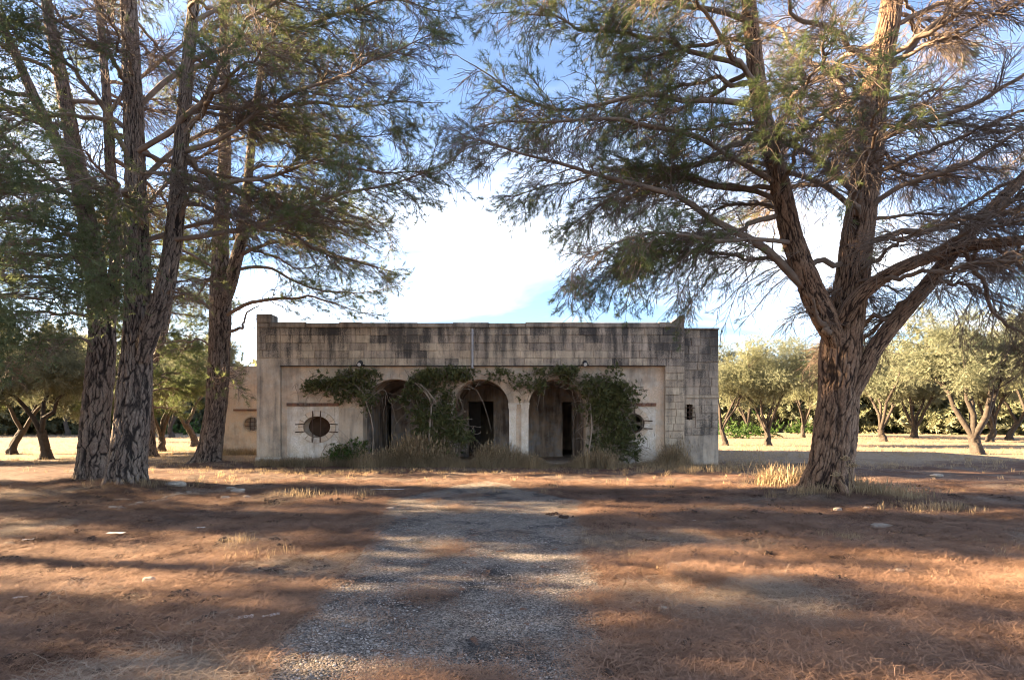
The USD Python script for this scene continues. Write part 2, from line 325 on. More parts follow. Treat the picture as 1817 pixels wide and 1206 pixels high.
def path_mat():
    n = {'g': ('geometry', {}), 'n1': ('noise_texture', {'scale': 1.6, 'detail': 7.0, 'roughness': 0.65}), 'n2': ('noise_texture', {'scale': 5.0, 'detail': 6.0}),
         'v': ('voronoi_texture', {'scale': 75.0}), 'v2': ('voronoi_texture', {'scale': 150.0}),
         'r1': ('rgb_ramp', {'ramp': [(0.38, (0.06, 0.054, 0.05)), (0.45, (0.14, 0.117, 0.10)), (0.56, (0.20, 0.17, 0.143)), (0.70, (0.16, 0.11, 0.082))]}),
         'sx': ('separate_xyz', {}), 'rv': ('rgb_ramp', {'ramp': [(0.1, (0.35,) * 3), (0.6, (0.95,) * 3), (0.95, (1.6,) * 3)]}), 'm1': ('mix', {'mix_type': 'multiply', 'fac': 0.95}),
         'r2': ('rgb_ramp', {'ramp': [(0.63, (0,) * 3), (0.70, (1,) * 3)]}), 'm2': ('mix', {'color2': (0.14, 0.072, 0.045)}),
         'b': ('bump', {'strength': 1.0, 'distance': 0.012, 'invert': True}), 'p': ('principled_bsdf', {'roughness': 0.92, 'specular_ior_level': 0.15})}
    l = [('g.position', x + '.vector') for x in ('n1', 'n2', 'v', 'v2')] + [('n1.fac', 'r1.fac'), ('v.color', 'sx.vector'), ('sx.x', 'rv.fac'), ('r1.color', 'm1.color1'), ('rv.color', 'm1.color2'),
         ('n2.fac', 'r2.fac'), ('m1.color', 'm2.color1'), ('r2.color', 'm2.fac'), ('m2.color', 'p.base_color'), ('v.distance', 'b.height'), ('b.normal', 'p.normal')]
    return usdkit.material(stage, L('gravel_path_look'), n, l, surface='p.BSDF')

obj('ground', sheet(~on_path), ground_mat(), smooth=True, kind='structure')
obj('path', sheet(on_path), path_mat(), smooth=True, kind='structure')

# ---------------------------------------------------------------- the abandoned house
HK = 18 / FPX
def hx(u): return (u - CX) * HK
def hz(v): return EYE - (v - HY) * HK
house = thing('abandoned_house', 'low abandoned stone house with three overgrown arches and stained parapet', 'house', (0, 18, 0))
HO = (0, 18, 0)
rh = np.random.default_rng(21)

def ho(name, mesh, mat, parent=None, smooth=False, label=None):
    return obj(name, mesh, mat, house if parent is None else parent, smooth, HO, label)

def extrude_y(poly, y0, y1):
    """An xz polygon given depth from y0 to y1."""
    m = trimesh.util.concatenate([trimesh.creation.extrude_polygon(g, y1 - y0, engine='earcut') for g in getattr(poly, 'geoms', [poly])])
    v = np.asarray(m.vertices); v = np.stack([v[:, 0], y0 + v[:, 2], v[:, 1]], 1)
    return v, np.asarray(m.faces)[:, ::-1]

def block(x0, x1, z0, z1, yf, depth, c=0.012, j=0.006):
    """A dressed block with worn front edges; front face at yf, towards the camera (-y)."""
    d = rh.uniform(-j, j); yf = yf + d
    jit = lambda: rh.uniform(0.3, 1.6) * c
    o = np.array([[x0, z0], [x1, z0], [x1, z1], [x0, z1]])
    i = np.array([[x0 + jit(), z0 + jit()], [x1 - jit(), z0 + jit()], [x1 - jit(), z1 - jit()], [x0 + jit(), z1 - jit()]])
    v = np.vstack([np.c_[o[:, 0], np.full(4, yf + depth), o[:, 1]], np.c_[o[:, 0], np.full(4, yf + c), o[:, 1]], np.c_[i[:, 0], np.full(4, yf) + rh.uniform(-.004, .004, 4), i[:, 1]]])
    f = [[8, 9, 10], [8, 10, 11]]
    for a in (0, 4):
        for k in range(4):
            n = (k + 1) % 4; f += [[a + k, a + n, a + 4 + n], [a + k, a + 4 + n, a + 4 + k]]
    return v, np.array(f)

def arch(c, hw, crown, z0=-0.3, grow=0.0):
    hw2 = hw + grow; s = crown - hw
    top = [(c + hw2 * math.cos(t), s + hw2 * math.sin(t)) for t in np.linspace(0, math.pi, 33)]
    return Polygon([(c + hw2, z0)] + top + [(c - hw2, z0)])

def oval(c, z, rx, rz): return affinity.scale(Point(c, z).buffer(1, 24), rx, rz)

xL, xP, xQ, xR, xA = hx(455), hx(497), hx(1180), hx(1215), hx(1277)
zB, zC, zT, ZB0 = hz(649), hz(581), hz(572), -0.25
ARCH = [(hx(700), 1.08, 2.90), (hx(853), 0.95, 2.89), (hx(989), 0.965, 2.90)]
OV = [(hx(560), hz(757)), (hx(1121), hz(751))]
YP = 18.13                                             # face of the recessed plaster panel
panel = sbox(xP, ZB0, xQ, zB + 0.02)
holes = unary_union([arch(*a, z0=-0.4) for a in ARCH] + [oval(x, z, 0.455, 0.355) for x, z in OV])
wall = panel.difference(holes)
ho('front_wall', extrude_y(wall, YP, YP + 0.48), M_PLASTER)
# whitewashed field round each oval window, with its brick ledge
for k, ((x, z), (x0, x1)) in enumerate(zip(OV, ((hx(506), hx(600)), (hx(1084), hx(1166))))):
    fld = sbox(x0 + .02, 0.02 if k else 0.25, x1 - .02, hz(721)).difference(oval(x, z, 0.64, 0.55))
    ho('plaster_field', extrude_y(fld, YP - 0.006, YP + 0.02), M_WHITE, label='paler whitewashed field around oval window')
    m = MB(); n = 9
    for i in range(n):
        a, b = x0 + (x1 - x0) * i / n, x0 + (x1 - x0) * (i + 1) / n
        m.add(*block(a + .004, b - .004, hz(720), hz(714.5), YP - 0.05, 0.09, 0.006))
    ho('window_ledge', m.mesh(), M_BRICK, label='thin red brick ledge over oval window')
    ring = oval(x, z, 0.635, 0.535).difference(oval(x, z, 0.455, 0.355))
    win = ho('oval_window', extrude_y(ring, YP - 0.022, YP + 0.1), M_MORTAR)
    for q in range(14):                                # the ring is laid of separate stones
        a0, a1 = 2 * math.pi * q / 14 + .03, 2 * math.pi * (q + 1) / 14 - .03
        pts = [(x + rx * math.cos(t), z + rz * math.sin(t)) for rx, rz, ts in ((.458, .358, np.linspace(a0, a1, 4)), (.632, .532, np.linspace(a1, a0, 4))) for t in ts]
        ho('ring_stone', extrude_y(Polygon(pts), YP - 0.028 - rh.uniform(0, .006), YP + 0.05), (M_PLASTER, M_WHITE)[int(rh.integers(2))], win)
    bars = MB(); by = YP + 0.02
    for dx in (-0.15, 0.12):
        bars.tm(trimesh.creation.cylinder(0.016, segment=[[x + dx, by - .07, z - 0.52], [x + dx + .02 * (k == 0), by - .07, z + 0.54]], sections=6))
    for dz in (-0.16, 0.10):
        for s in ((-1, 1) if k == 0 else (1,)):
            bars.tm(trimesh.creation.cylinder(0.016, segment=[[x + s * 0.40, by - .05, z + dz], [x + s * 0.72, by - .07, z + dz - .02]], sections=6))
    ho('iron_bars', bars.mesh(), M_IRON, win)
ho('window_board', MB().box(OV[0][0] - .6, OV[0][0] + .6, YP + .49, YP + .52, OV[0][1] - .5, OV[0][1] + .5).mesh(), M_BOARD, label='brown board behind left oval window')

# left pilaster, right pilaster, right corner wing (rendered below, blocks above)
def masonry(x0, x1, z0, z1, yf, depth, courses, wmin, wmax, skip=None, tone=None, wall_mat=M_MORTAR, name='block'):
    """Courses of separate blocks standing a little proud of their mortar."""
    hgt = (z1 - z0) / courses
    for r in range(courses):
        xs = [x0]; first = rh.uniform(wmin * .45, wmax)
        while xs[-1] < x1 - wmin * 0.5:
            xs.append(xs[-1] + (first if len(xs) == 1 else rh.uniform(wmin, wmax)))
        xs[-1] = x1
        if len(xs) > 2 and xs[-1] - xs[-2] < wmin * .4: xs.pop(-2)
        for a, b in zip(xs[:-1], xs[1:]):
            za, zb = z0 + r * hgt, z0 + (r + 1) * hgt
            if skip is not None and not (b < skip[0] or a > skip[1] or zb < skip[2] + .02 or za > skip[3] - .02):
                if b - a < .1: continue
                if a < skip[0] - .06: b = min(b, skip[0])
                elif b > skip[1] + .06: a = max(a, skip[1])
                else: continue
            w = tone((a + b) / 2, (za + zb) / 2) if tone else (0.3, .3, .2, .2)
            ho(name, block(a + .003, b - .003, za + .003, zb - .003, yf, depth, rh.uniform(.006, .013), .008), M_BLOCK[rh.choice(5, p=np.r_[w, 0] if len(w) == 4 else w)])

def tone_band(x, z):
    t = (z - zB) / (zC - zB)
    dark = 0.15 + 0.5 * t
    if x < -4.6: dark += .3
    if x > 2.5: dark += 0.12
    blob = noise(np.array([[x * .8, z * 2.2, 0.]]), 14)[0]
    dark = float(np.clip(dark + .9 * (blob - .5), 0.03, .92)); k = dark ** 2 * .35
    return (0.5 * (1 - dark) * (1 - k), 0.5 * dark * (1 - k), 0.5 * dark * (1 - k), 0.5 * (1 - dark) * (1 - k), k)

ho('pilaster', MB().box(xL + .003, xP, 18.012, 18.6, ZB0, zT - .01).mesh(), M_GREYPL, label='left corner pilaster with peeling plaster foot')
ho('pilaster', MB().box(xQ, xR, 18.03, 18.6, ZB0, zT - .02).mesh(), M_GREYPL)
ho('plinth', MB().box(xL - .02, xP + .02, 17.97, 18.4, ZB0, hz(811)).mesh(), M_WHITE)
ho('plinth', MB().box(xQ - .02, xR, 17.985, 18.4, ZB0, hz(803)).mesh(), M_WHITE)
ho('parapet', MB().box(xP, xQ, 18.015, 18.5, zB, zC).mesh(), M_MORTAR)
masonry(xP + .002, xR, zB, zC, 18.0, 0.2, 5, 0.42, 0.66, tone=tone_band)
masonry(xL, xP, hz(635), zC, 17.995, 0.2, 4, 0.30, 0.50, tone=lambda x, z: (.25, .4, .25, .1))
masonry(xQ + .005, xR, hz(803) + .01, zB, 18.008, 0.2, 12, 0.30, 0.66, tone=lambda x, z: (.35, .2, .05, .4))
# the right wing
wx0, wx1, wz0, wz1 = hx(1219), hx(1232), hz(744), hz(717)
wing = sbox(xR, ZB0, xA, zC - .06).difference(sbox(wx0, wz0, wx1, wz1))
ho('corner_wing', extrude_y(wing, 18.115, 18.6), M_GREYPL)
masonry(xR + .004, xA, hz(700) , zC - .05, 18.1, 0.25, 8, 0.30, 0.62, tone=lambda x, z: (.15, .45, .35, .05))
masonry(xR + .004, xA, hz(772), hz(706), 18.1, 0.25, 5, 0.30, 0.62, skip=(wx0 - .03, wx1 + .03, wz0 - .03, wz1 + .03), tone=lambda x, z: (.2, .5, .2, .1))
ho('string_course', MB().box(xR + .003, xA + .01, 18.085, 18.3, hz(705.5), hz(700.5)).mesh(), M_BLOCK[3])
wb = MB()
for dz in (0.08, .24, .40):
    wb.tm(trimesh.creation.cylinder(0.012, segment=[[wx0 - .05, 18.09, wz0 + dz], [wx1 + .06, 18.09, wz0 + dz]], sections=6))
wb.tm(trimesh.creation.cylinder(0.01, segment=[[(wx0 + wx1) / 2, 18.1, wz0 - .02], [(wx0 + wx1) / 2, 18.1, wz1 + .02]], sections=6))
sl = ho('slit_window', MB().box(wx0 - .004, wx0 + .02, 18.10, 18.5, wz0, wz1).box(wx1 - .02, wx1 + .004, 18.10, 18.5, wz0, wz1).mesh(), M_MORTAR, label='narrow barred window in right corner')
ho('iron_bars', wb.mesh(), M_IRON, sl)
# coping stones
xs = [xP - .35]
while xs[-1] < xR - .4: xs.append(xs[-1] + rh.uniform(0.75, 1.25))
xs[-1] = hx(1190)
for a, b in zip(xs[:-1], xs[1:]):
    ho('coping_stone', block(a + .003, b - .003, zC + .004, zT + rh.uniform(-.025, .012), 17.965, 0.5, 0.02), M_COPING)
ho('coping_stone', block(xR + .004, xA + .02, zC - .055, zC + .0, 18.06, .5, .015), M_COPING)
ho('corner_post', block(xL - .01, hx(482), zT - .012, hz(557.5), 17.985, 0.5, 0.03), M_COPING, label='square stone stub on left roof corner')
ho('corner_post', block(xL, xP - .36, zC + .0, zT - .014, 17.99, 0.5, 0.02), M_COPING)
bs = Polygon([(hx(1188), zC + .02), (hx(1214), zC + .02), (hx(1215), hz(558)), (hx(1211), hz(558.5)), (hx(1203), hz(563)), (hx(1192), hz(571))])
ho('broken_post', extrude_y(bs, 17.99, 18.45), M_COPING, label='broken sloping stone stub on right roof corner')
# side, back, roof
box_walls = MB().box(xL, xL + .45, 18.6, 27, ZB0, zT - .03).box(xA - .45, xA, 18.6, 27, ZB0, zC - .1).box(xL, xA, 27, 27.4, ZB0, zC - .1)
ho('side_wall', MB().box(xL, xL + .45, 18.602, 27, ZB0, zT - .03).mesh(), M_GREYPL)
ho('side_wall', MB().box(xA - .45, xA, 18.602, 27, ZB0, zC - .1).mesh(), M_GREYPL)
ho('back_wall', MB().box(xL, xA, 27.002, 27.4, ZB0, zC - .1).mesh(), M_GREYPL)
ho('roof', MB().box(xL + .45, xA - .45, 18.5, 27, 4.05, 4.25).mesh(), M_GREYPL)
# porch
pL, pR, yB = ARCH[0][0] - ARCH[0][1], ARCH[2][0] + ARCH[2][1], 21.4
bw = sbox(pL - .3, ZB0, pR + .3, 3.6)
doors = [sbox((831 - CX) * yB / FPX, -.3, (876 - CX) * yB / FPX, 2.27), sbox((998 - CX) * yB / FPX, -.3, (1016 - CX) * yB / FPX, 2.25), sbox(pL + .02, -.3, pL + .2, 2.2)]
ho('porch_back_wall', extrude_y(bw.difference(unary_union(doors)), yB, yB + .4), M_INNER)
ho('porch_side_wall', MB().box(pL - .4, pL, YP + .482, yB - .002, ZB0, 3.5).mesh(), M_INNER)
ho('porch_side_wall', MB().box(pR, pR + .4, YP + .482, yB - .002, ZB0, 3.5).mesh(), M_INNER)
vb = unary_union([arch(*a, z0=1.0, grow=.02) for a in ARCH])
vault = sbox(pL, 1.9, pR, 3.55).difference(vb)
ho('vault', extrude_y(vault, YP + 1.2, yB - .01), M_INNER)
ho('vault', MB().box(pL, pR, YP + .482, YP + 1.198, 3.3, 3.5).mesh(), M_INNER)
ho('porch_floor', MB().box(pL - .1, pR + .1, YP - .05, 26.8, -.2, .06).mesh(), M_GREYPL)
dd = ho('door_leaf', MB().box((832 - CX) * yB / FPX, (852.5 - CX) * yB / FPX, yB + .25, yB + .3, .06, 2.25).mesh(), M_WOOD, label='dark wooden door leaf standing in the middle porch door')
# piers: two narrow shafts with a sunk strip between, and a capital
for x0, x1 in ((ARCH[0][0] + ARCH[0][1], ARCH[1][0] - ARCH[1][1]), (ARCH[1][0] + ARCH[1][1], ARCH[2][0] - ARCH[2][1])):
    w = (x1 - x0) * .37; zs = 1.93
    pr = ho('pier', MB().box(x0 + .005, x0 + w, YP - .055, YP + .3, ZB0, zs).box(x1 - w, x1 - .005, YP - .055, YP + .3, ZB0, zs).mesh(), M_WHITE)
    ho('capital', MB().box(x0 - .035, x1 + .035, YP - .10, YP + .5, zs + .12, zs + .165).box(x0 - .02, x0 + w + .02, YP - .08, YP + .5, zs - .02, zs + .118).box(x1 - w - .02, x1 + .02, YP - .08, YP + .5, zs - .02, zs + .118).mesh(), M_WHITE, pr)
ho('pier', MB().box(pL - .82, pL - .005, YP - .05, YP + .3, ZB0, hz(724)).mesh(), M_GREYPL, label='pier left of the first arch with a pale edge')
ho('pier', MB().box(pR + .005, pR + .30, YP - .05, YP + .3, ZB0, hz(724)).mesh(), M_GREYPL)
for c, hw, cr in ARCH:
    s = cr - hw
    st = []
    for k in range(13):
        a0, a1 = math.pi * k / 13, math.pi * (k + 1) / 13
        g = 0.004
        pts = [(c + r * math.cos(t), s + r * math.sin(t)) for r, ts in ((hw + .004, np.linspace(a0 + g, a1 - g, 4)), (hw + .185, np.linspace(a1 - g, a0 + g, 4))) for t in ts]
        st.append(Polygon(pts))
    am = ho('arch_moulding', extrude_y(unary_union([p.buffer(.003) for p in st]).intersection(sbox(c - hw - .2, s + .0, c + hw + .2, 4)), YP - .03, YP + .2), M_BRICK if c > 9 else M_MORTAR)
    for p in st:
        ho('voussoir', extrude_y(p, YP - .04 - rh.uniform(0, .008), YP + .1), M_PLASTER if rh.random() < .6 else M_GREYPL, am)
# string line under the parapet, pipe, lamps
ho('cable', MB().tm(trimesh.creation.cylinder(.012, segment=[[xP, 17.985, zB + .0], [xQ, 17.985, zB + .005]], sections=6)).mesh(), M_BLACK)
px0 = hx(838)
pv = MB().tm(trimesh.creation.cylinder(.045, segment=[[px0, 17.93, hz(584)], [px0, 17.93, hz(654)]], sections=12))
for v in (592, 621, 646): pv.box(px0 - .065, px0 + .065, 17.9, 18.01, hz(v) - .015, hz(v) + .015)
ho('drainpipe', pv.mesh(), M_PIPE, smooth=40)
for u in (641, 1037):
    lx, lz = hx(u), hz(645)
    fl = ho('floodlight', MB().tm(trimesh.creation.cylinder(.085, segment=[[lx, 17.92, lz + .02], [lx, 17.76, lz - .05]], sections=14)).mesh(), M_BLACK, smooth=40)
    ho('lens', MB().tm(trimesh.creation.cylinder(.06, segment=[[lx, 17.762, lz - .05], [lx, 17.752, lz - .055]], sections=14)).mesh(), M_GLASS, fl)
    ho('bracket', MB().box(lx - .12, lx - .09, 17.84, 18.01, lz - .07, lz - .04).box(lx + .09, lx + .12, 17.84, 18.01, lz - .07, lz - .04).box(lx - .12, lx + .12, 17.84, 17.87, lz - .09, lz - .071).mesh(), M_BLACK, fl)
# set-back left wing
D2 = 24.0
w0, w1, wt = (389 - CX) * D2 / FPX, xL + .44, EYE + (HY - 650) * D2 / FPX
lwx, lwz = (447 - CX) * D2 / FPX, EYE + (HY - 752) * D2 / FPX
lw = sbox(w0, ZB0, w1, wt).difference(oval(lwx, lwz, .34, .31))
ho('side_wing', extrude_y(lw, D2, D2 + .45), M_PLASTER, label='lower set-back left wing with oval window')
ho('wing_side_wall', MB().box(w0, w0 + .4, D2 + .452, 31, ZB0, wt).mesh(), M_PLASTER)
ho('wing_back_wall', MB().box(w0, w1, 31.002, 31.4, ZB0, wt).mesh(), M_PLASTER)
ho('wing_roof', MB().box(w0 + .4, w1, D2 + .452, 31, wt - .5, wt - .3).mesh(), M_GREYPL)
ho('wing_ledge', MB().box((415 - CX) * D2 / FPX, w1, D2 - .06, D2 + .05, EYE + (HY - 729) * D2 / FPX, EYE + (HY - 725.5) * D2 / FPX).mesh(), M_BRICK)
lr = ho('oval_window', extrude_y(oval(lwx, lwz, .40, .37).difference(oval(lwx, lwz, .34, .31)), D2 - .03, D2 + .1), M_GREYPL)
lb = MB()
for dx in (-.1, .08): lb.tm(trimesh.creation.cylinder(.012, segment=[[lwx + dx, D2 + .05, lwz - .31], [lwx + dx, D2 + .05, lwz + .31]], sections=6))
for dz in (-.1, .1): lb.tm(trimesh.creation.cylinder(.012, segment=[[lwx - .33, D2 + .06, lwz + dz], [lwx + .33, D2 + .06, lwz + dz]], sections=6))
ho('iron_bars', lb.mesh(), M_IRON, lr)
#@TREES
# ---------------------------------------------------------------- trees
def bark_tube(line, nang, nlen, flare=0.0, plate=(0.055, 0.42), depth=0.03, seed=0, lump=0.06):
    """A trunk with plates of bark and deep furrows between them. line rows: x y z r. Returns mesh and the furrow value of each vertex."""
    rng = np.random.default_rng(seed)
    c = spline(line, nlen); P, r = c[:, :3], np.maximum(c[:, 3], 0.01)
    T = unit(np.gradient(P, axis=0)); A = unit(np.cross(T, [0, 1.0, 0.05])); B = np.cross(T, A)
    s = np.r_[0, np.cumsum(np.linalg.norm(np.diff(P, axis=0), axis=1))]
    th = np.linspace(0, 2 * np.pi, nang, endpoint=False)
    TH, S = np.meshgrid(th, s); RR = np.repeat(r[:, None], nang, 1)
    ph = rng.uniform(0, 6.28, 3)
    ropes = 0.35 * np.cos(5 * TH + ph[0] + .6 * np.sin(S * .8)) + 0.25 * np.cos(3 * TH + ph[1]) + .2 * np.cos(8 * TH + ph[2])
    RR = RR * (1 + lump * ropes * 0.7 + lump * 1.6 * (noise(np.stack([np.cos(TH) * 1.4, np.sin(TH) * 1.4, S * 1.3], -1), seed) - .5))
    if flare: RR = RR * (1 + flare * np.exp(-S / 0.28) * (0.75 + 0.8 * ropes))
    # plates: cells of a stretched voronoi in (r*cos, r*sin, height)
    rm = float(np.median(r))
    q = np.stack([np.cos(TH) * rm / plate[0], np.sin(TH) * rm / plate[0], S / plate[1]], -1).reshape(-1, 3)
    q[:, 0] += 0.9 * (noise(np.c_[q[:, :2] * .45, q[:, 2] * 2.2], seed + 3) - .5); q[:, 1] += 0.9 * (noise(np.c_[q[:, :2] * .45, q[:, 2] * 2.2], seed + 4) - .5)
    q[:, :2] += .35 * (noise(np.c_[q[:, :2] * 1.6, q[:, 2] * 7], seed + 5)[:, None] - .5)
    n = int(2 * np.pi * rm / plate[0] * s[-1] / plate[1] * 1.25) + 8
    a = rng.uniform(0, 2 * np.pi, n)
    seeds = np.c_[np.cos(a) * rm / plate[0], np.sin(a) * rm / plate[0], rng.uniform(-1, s[-1] / plate[1] + 1, n)]
    dd, ii = cKDTree(seeds).query(q, k=2)
    edge = np.clip((dd[:, 1] - dd[:, 0]) / 0.22, 0, 1); edge = edge * edge * (3 - 2 * edge)
    lift = rng.uniform(.7, 1.15, n)[ii[:, 0]]
    fine = noise(np.c_[q[:, :2] * 3, q[:, 2] * 3.5], seed + 9) - .5
    # flakes: small shallow cells that break the plates across
    n2 = min(n * 7, 90000); a2 = rng.uniform(0, 2 * np.pi, n2); q2 = q * [1.7, 1.7, 4.2]
    d2, i2 = cKDTree(np.c_[np.cos(a2) * rm / plate[0] * 1.7, np.sin(a2) * rm / plate[0] * 1.7, rng.uniform(-1, (s[-1] / plate[1] + 1) * 4.2, n2)]).query(q2, k=2)
    crack = np.clip((d2[:, 1] - d2[:, 0]) / .35, 0, 1); fl = rng.uniform(-.5, .5, n2)[i2[:, 0]]
    big = noise(np.stack([np.cos(TH) * 1.2, np.sin(TH) * 1.2, S * .7], -1), seed + 21).reshape(-1)
    edge = edge * (1 - .35 * (big > .62)) + .2 * (big > .62)
    fine = fine + .55 * fl + .35 * (crack - 1)
    rel = np.minimum(1, r / rm)[:, None]
    RR = RR + rel * depth * ((edge * lift - 0.7) + 0.5 * fine).reshape(TH.shape)
    V = P[:, None, :] + RR[..., None] * (np.cos(TH)[..., None] * A[:, None, :] + np.sin(TH)[..., None] * B[:, None, :])
    k, j = np.meshgrid(np.arange(nlen - 1), np.arange(nang), indexing='ij')
    a0 = k * nang + j; b0 = k * nang + (j + 1) % nang
    Q = np.stack([a0, b0, b0 + nang, a0 + nang], -1).reshape(-1, 4)
    F = np.vstack([Q[:, [0, 2, 1]], Q[:, [0, 3, 2]]])
    tri = V.reshape(-1, 3)[F[0]]
    cen = P[0]
    if np.dot(np.cross(tri[1] - tri[0], tri[2] - tri[0]), tri[0] - cen) < 0: F = F[:, ::-1]
    return (V.reshape(-1, 3), F), np.clip(1 - edge * 1.15 + .35 * (1 - crack), 0, 1)

def resample(line, K):
    c = spline(line, 60); s = np.r_[0, np.cumsum(np.linalg.norm(np.diff(c[:, :3], axis=0), axis=1))]
    return np.stack([np.interp(np.linspace(0, s[-1], K), s, c[:, k]) for k in range(4)], 1)

def spawn(PP, RRp, rng, spacing, t0, t1, length, rad, ang=(0.7, 1.1), droop=-0.15, up=0.0, K=6, wob=0.06, flat=0.55, prob=None):
    """Children along parents PP (N,K,3). length(t, L) -> metres. Returns points (M,K,3), radii (M,K), parent index and place t."""
    N, KK, _ = PP.shape
    Lp = np.linalg.norm(np.diff(PP, axis=1), axis=2).sum(1)
    cnt = np.maximum(1, rng.poisson(np.maximum((t1 - t0) * Lp / spacing, .2)))
    idx = np.repeat(np.arange(N), cnt); M = len(idx)
    t = rng.uniform(t0, t1, M)
    if prob is not None:
        keep = rng.random(M) < prob(t, idx); idx, t = idx[keep], t[keep]; M = len(idx)
    f = t * (KK - 1); i = np.minimum(f.astype(int), KK - 2); u = (f - i)[:, None]
    base = PP[idx, i] * (1 - u) + PP[idx, i + 1] * u
    tan = unit(PP[idx, i + 1] - PP[idx, i])
    side = np.cross(tan, [0, 0, 1.0]); bad = np.linalg.norm(side, axis=1) < .3
    side[bad] = rng.normal(size=(bad.sum(), 3)); side = unit(side)
    upv = unit(np.cross(side, tan))
    a = rng.choice([-1, 1], M) * 1.0; roll = rng.normal(0, flat, M)
    sd = side * (a * np.cos(roll))[:, None] + upv * np.sin(roll)[:, None]
    th = rng.uniform(*ang, M)[:, None]
    d = unit(tan * np.cos(th) + sd * np.sin(th) + np.array([0, 0, up]))
    ln = length(t, Lp[idx]) * rng.uniform(.7, 1.3, M)
    s = np.linspace(0, 1, K)
    w = np.cumsum(rng.normal(0, wob, (M, K, 3)) * np.r_[0, np.ones(K - 1)][None, :, None], 1)
    C = base[:, None] + ln[:, None, None] * (d[:, None] * s[None, :, None] + np.array([0, 0, 1.0]) * (droop * s ** 2)[None, :, None] + w * .6)
    r0 = np.minimum(rad * np.sqrt(ln), RRp[idx, i] * .75)
    Rr = r0[:, None] * (1 - .75 * s)[None]
    return C, Rr, idx, t

def needle_tuft(n, seed, ln=0.13, w=0.006, fwd=(0.3, 1.25)):
    """A brush of needles round the end of a twig that points along +z."""
    r = np.random.default_rng(seed); V, F = [], []
    for k in range(n):
        a = r.uniform(0, 6.28); e = r.uniform(*fwd); z0 = r.uniform(-.07, .05)
        d = np.array([math.cos(a) * math.sin(e), math.sin(a) * math.sin(e), math.cos(e)])
        sd = np.cross(d, r.normal(size=3)); sd /= np.linalg.norm(sd); l = ln * r.uniform(.7, 1.15)
        b = np.array([0, 0, z0]); V += [b - sd * w / 2, b + sd * w / 2, b + d * l + np.array([0, 0, -.012])]; F.append([3 * k, 3 * k + 1, 3 * k + 2])
    return np.array(V), np.array(F)

TUFTS = [(needle_tuft(32, 100 + k, .085 + .015 * (k % 3), .0055), M_NEEDLE) for k in range(4)]

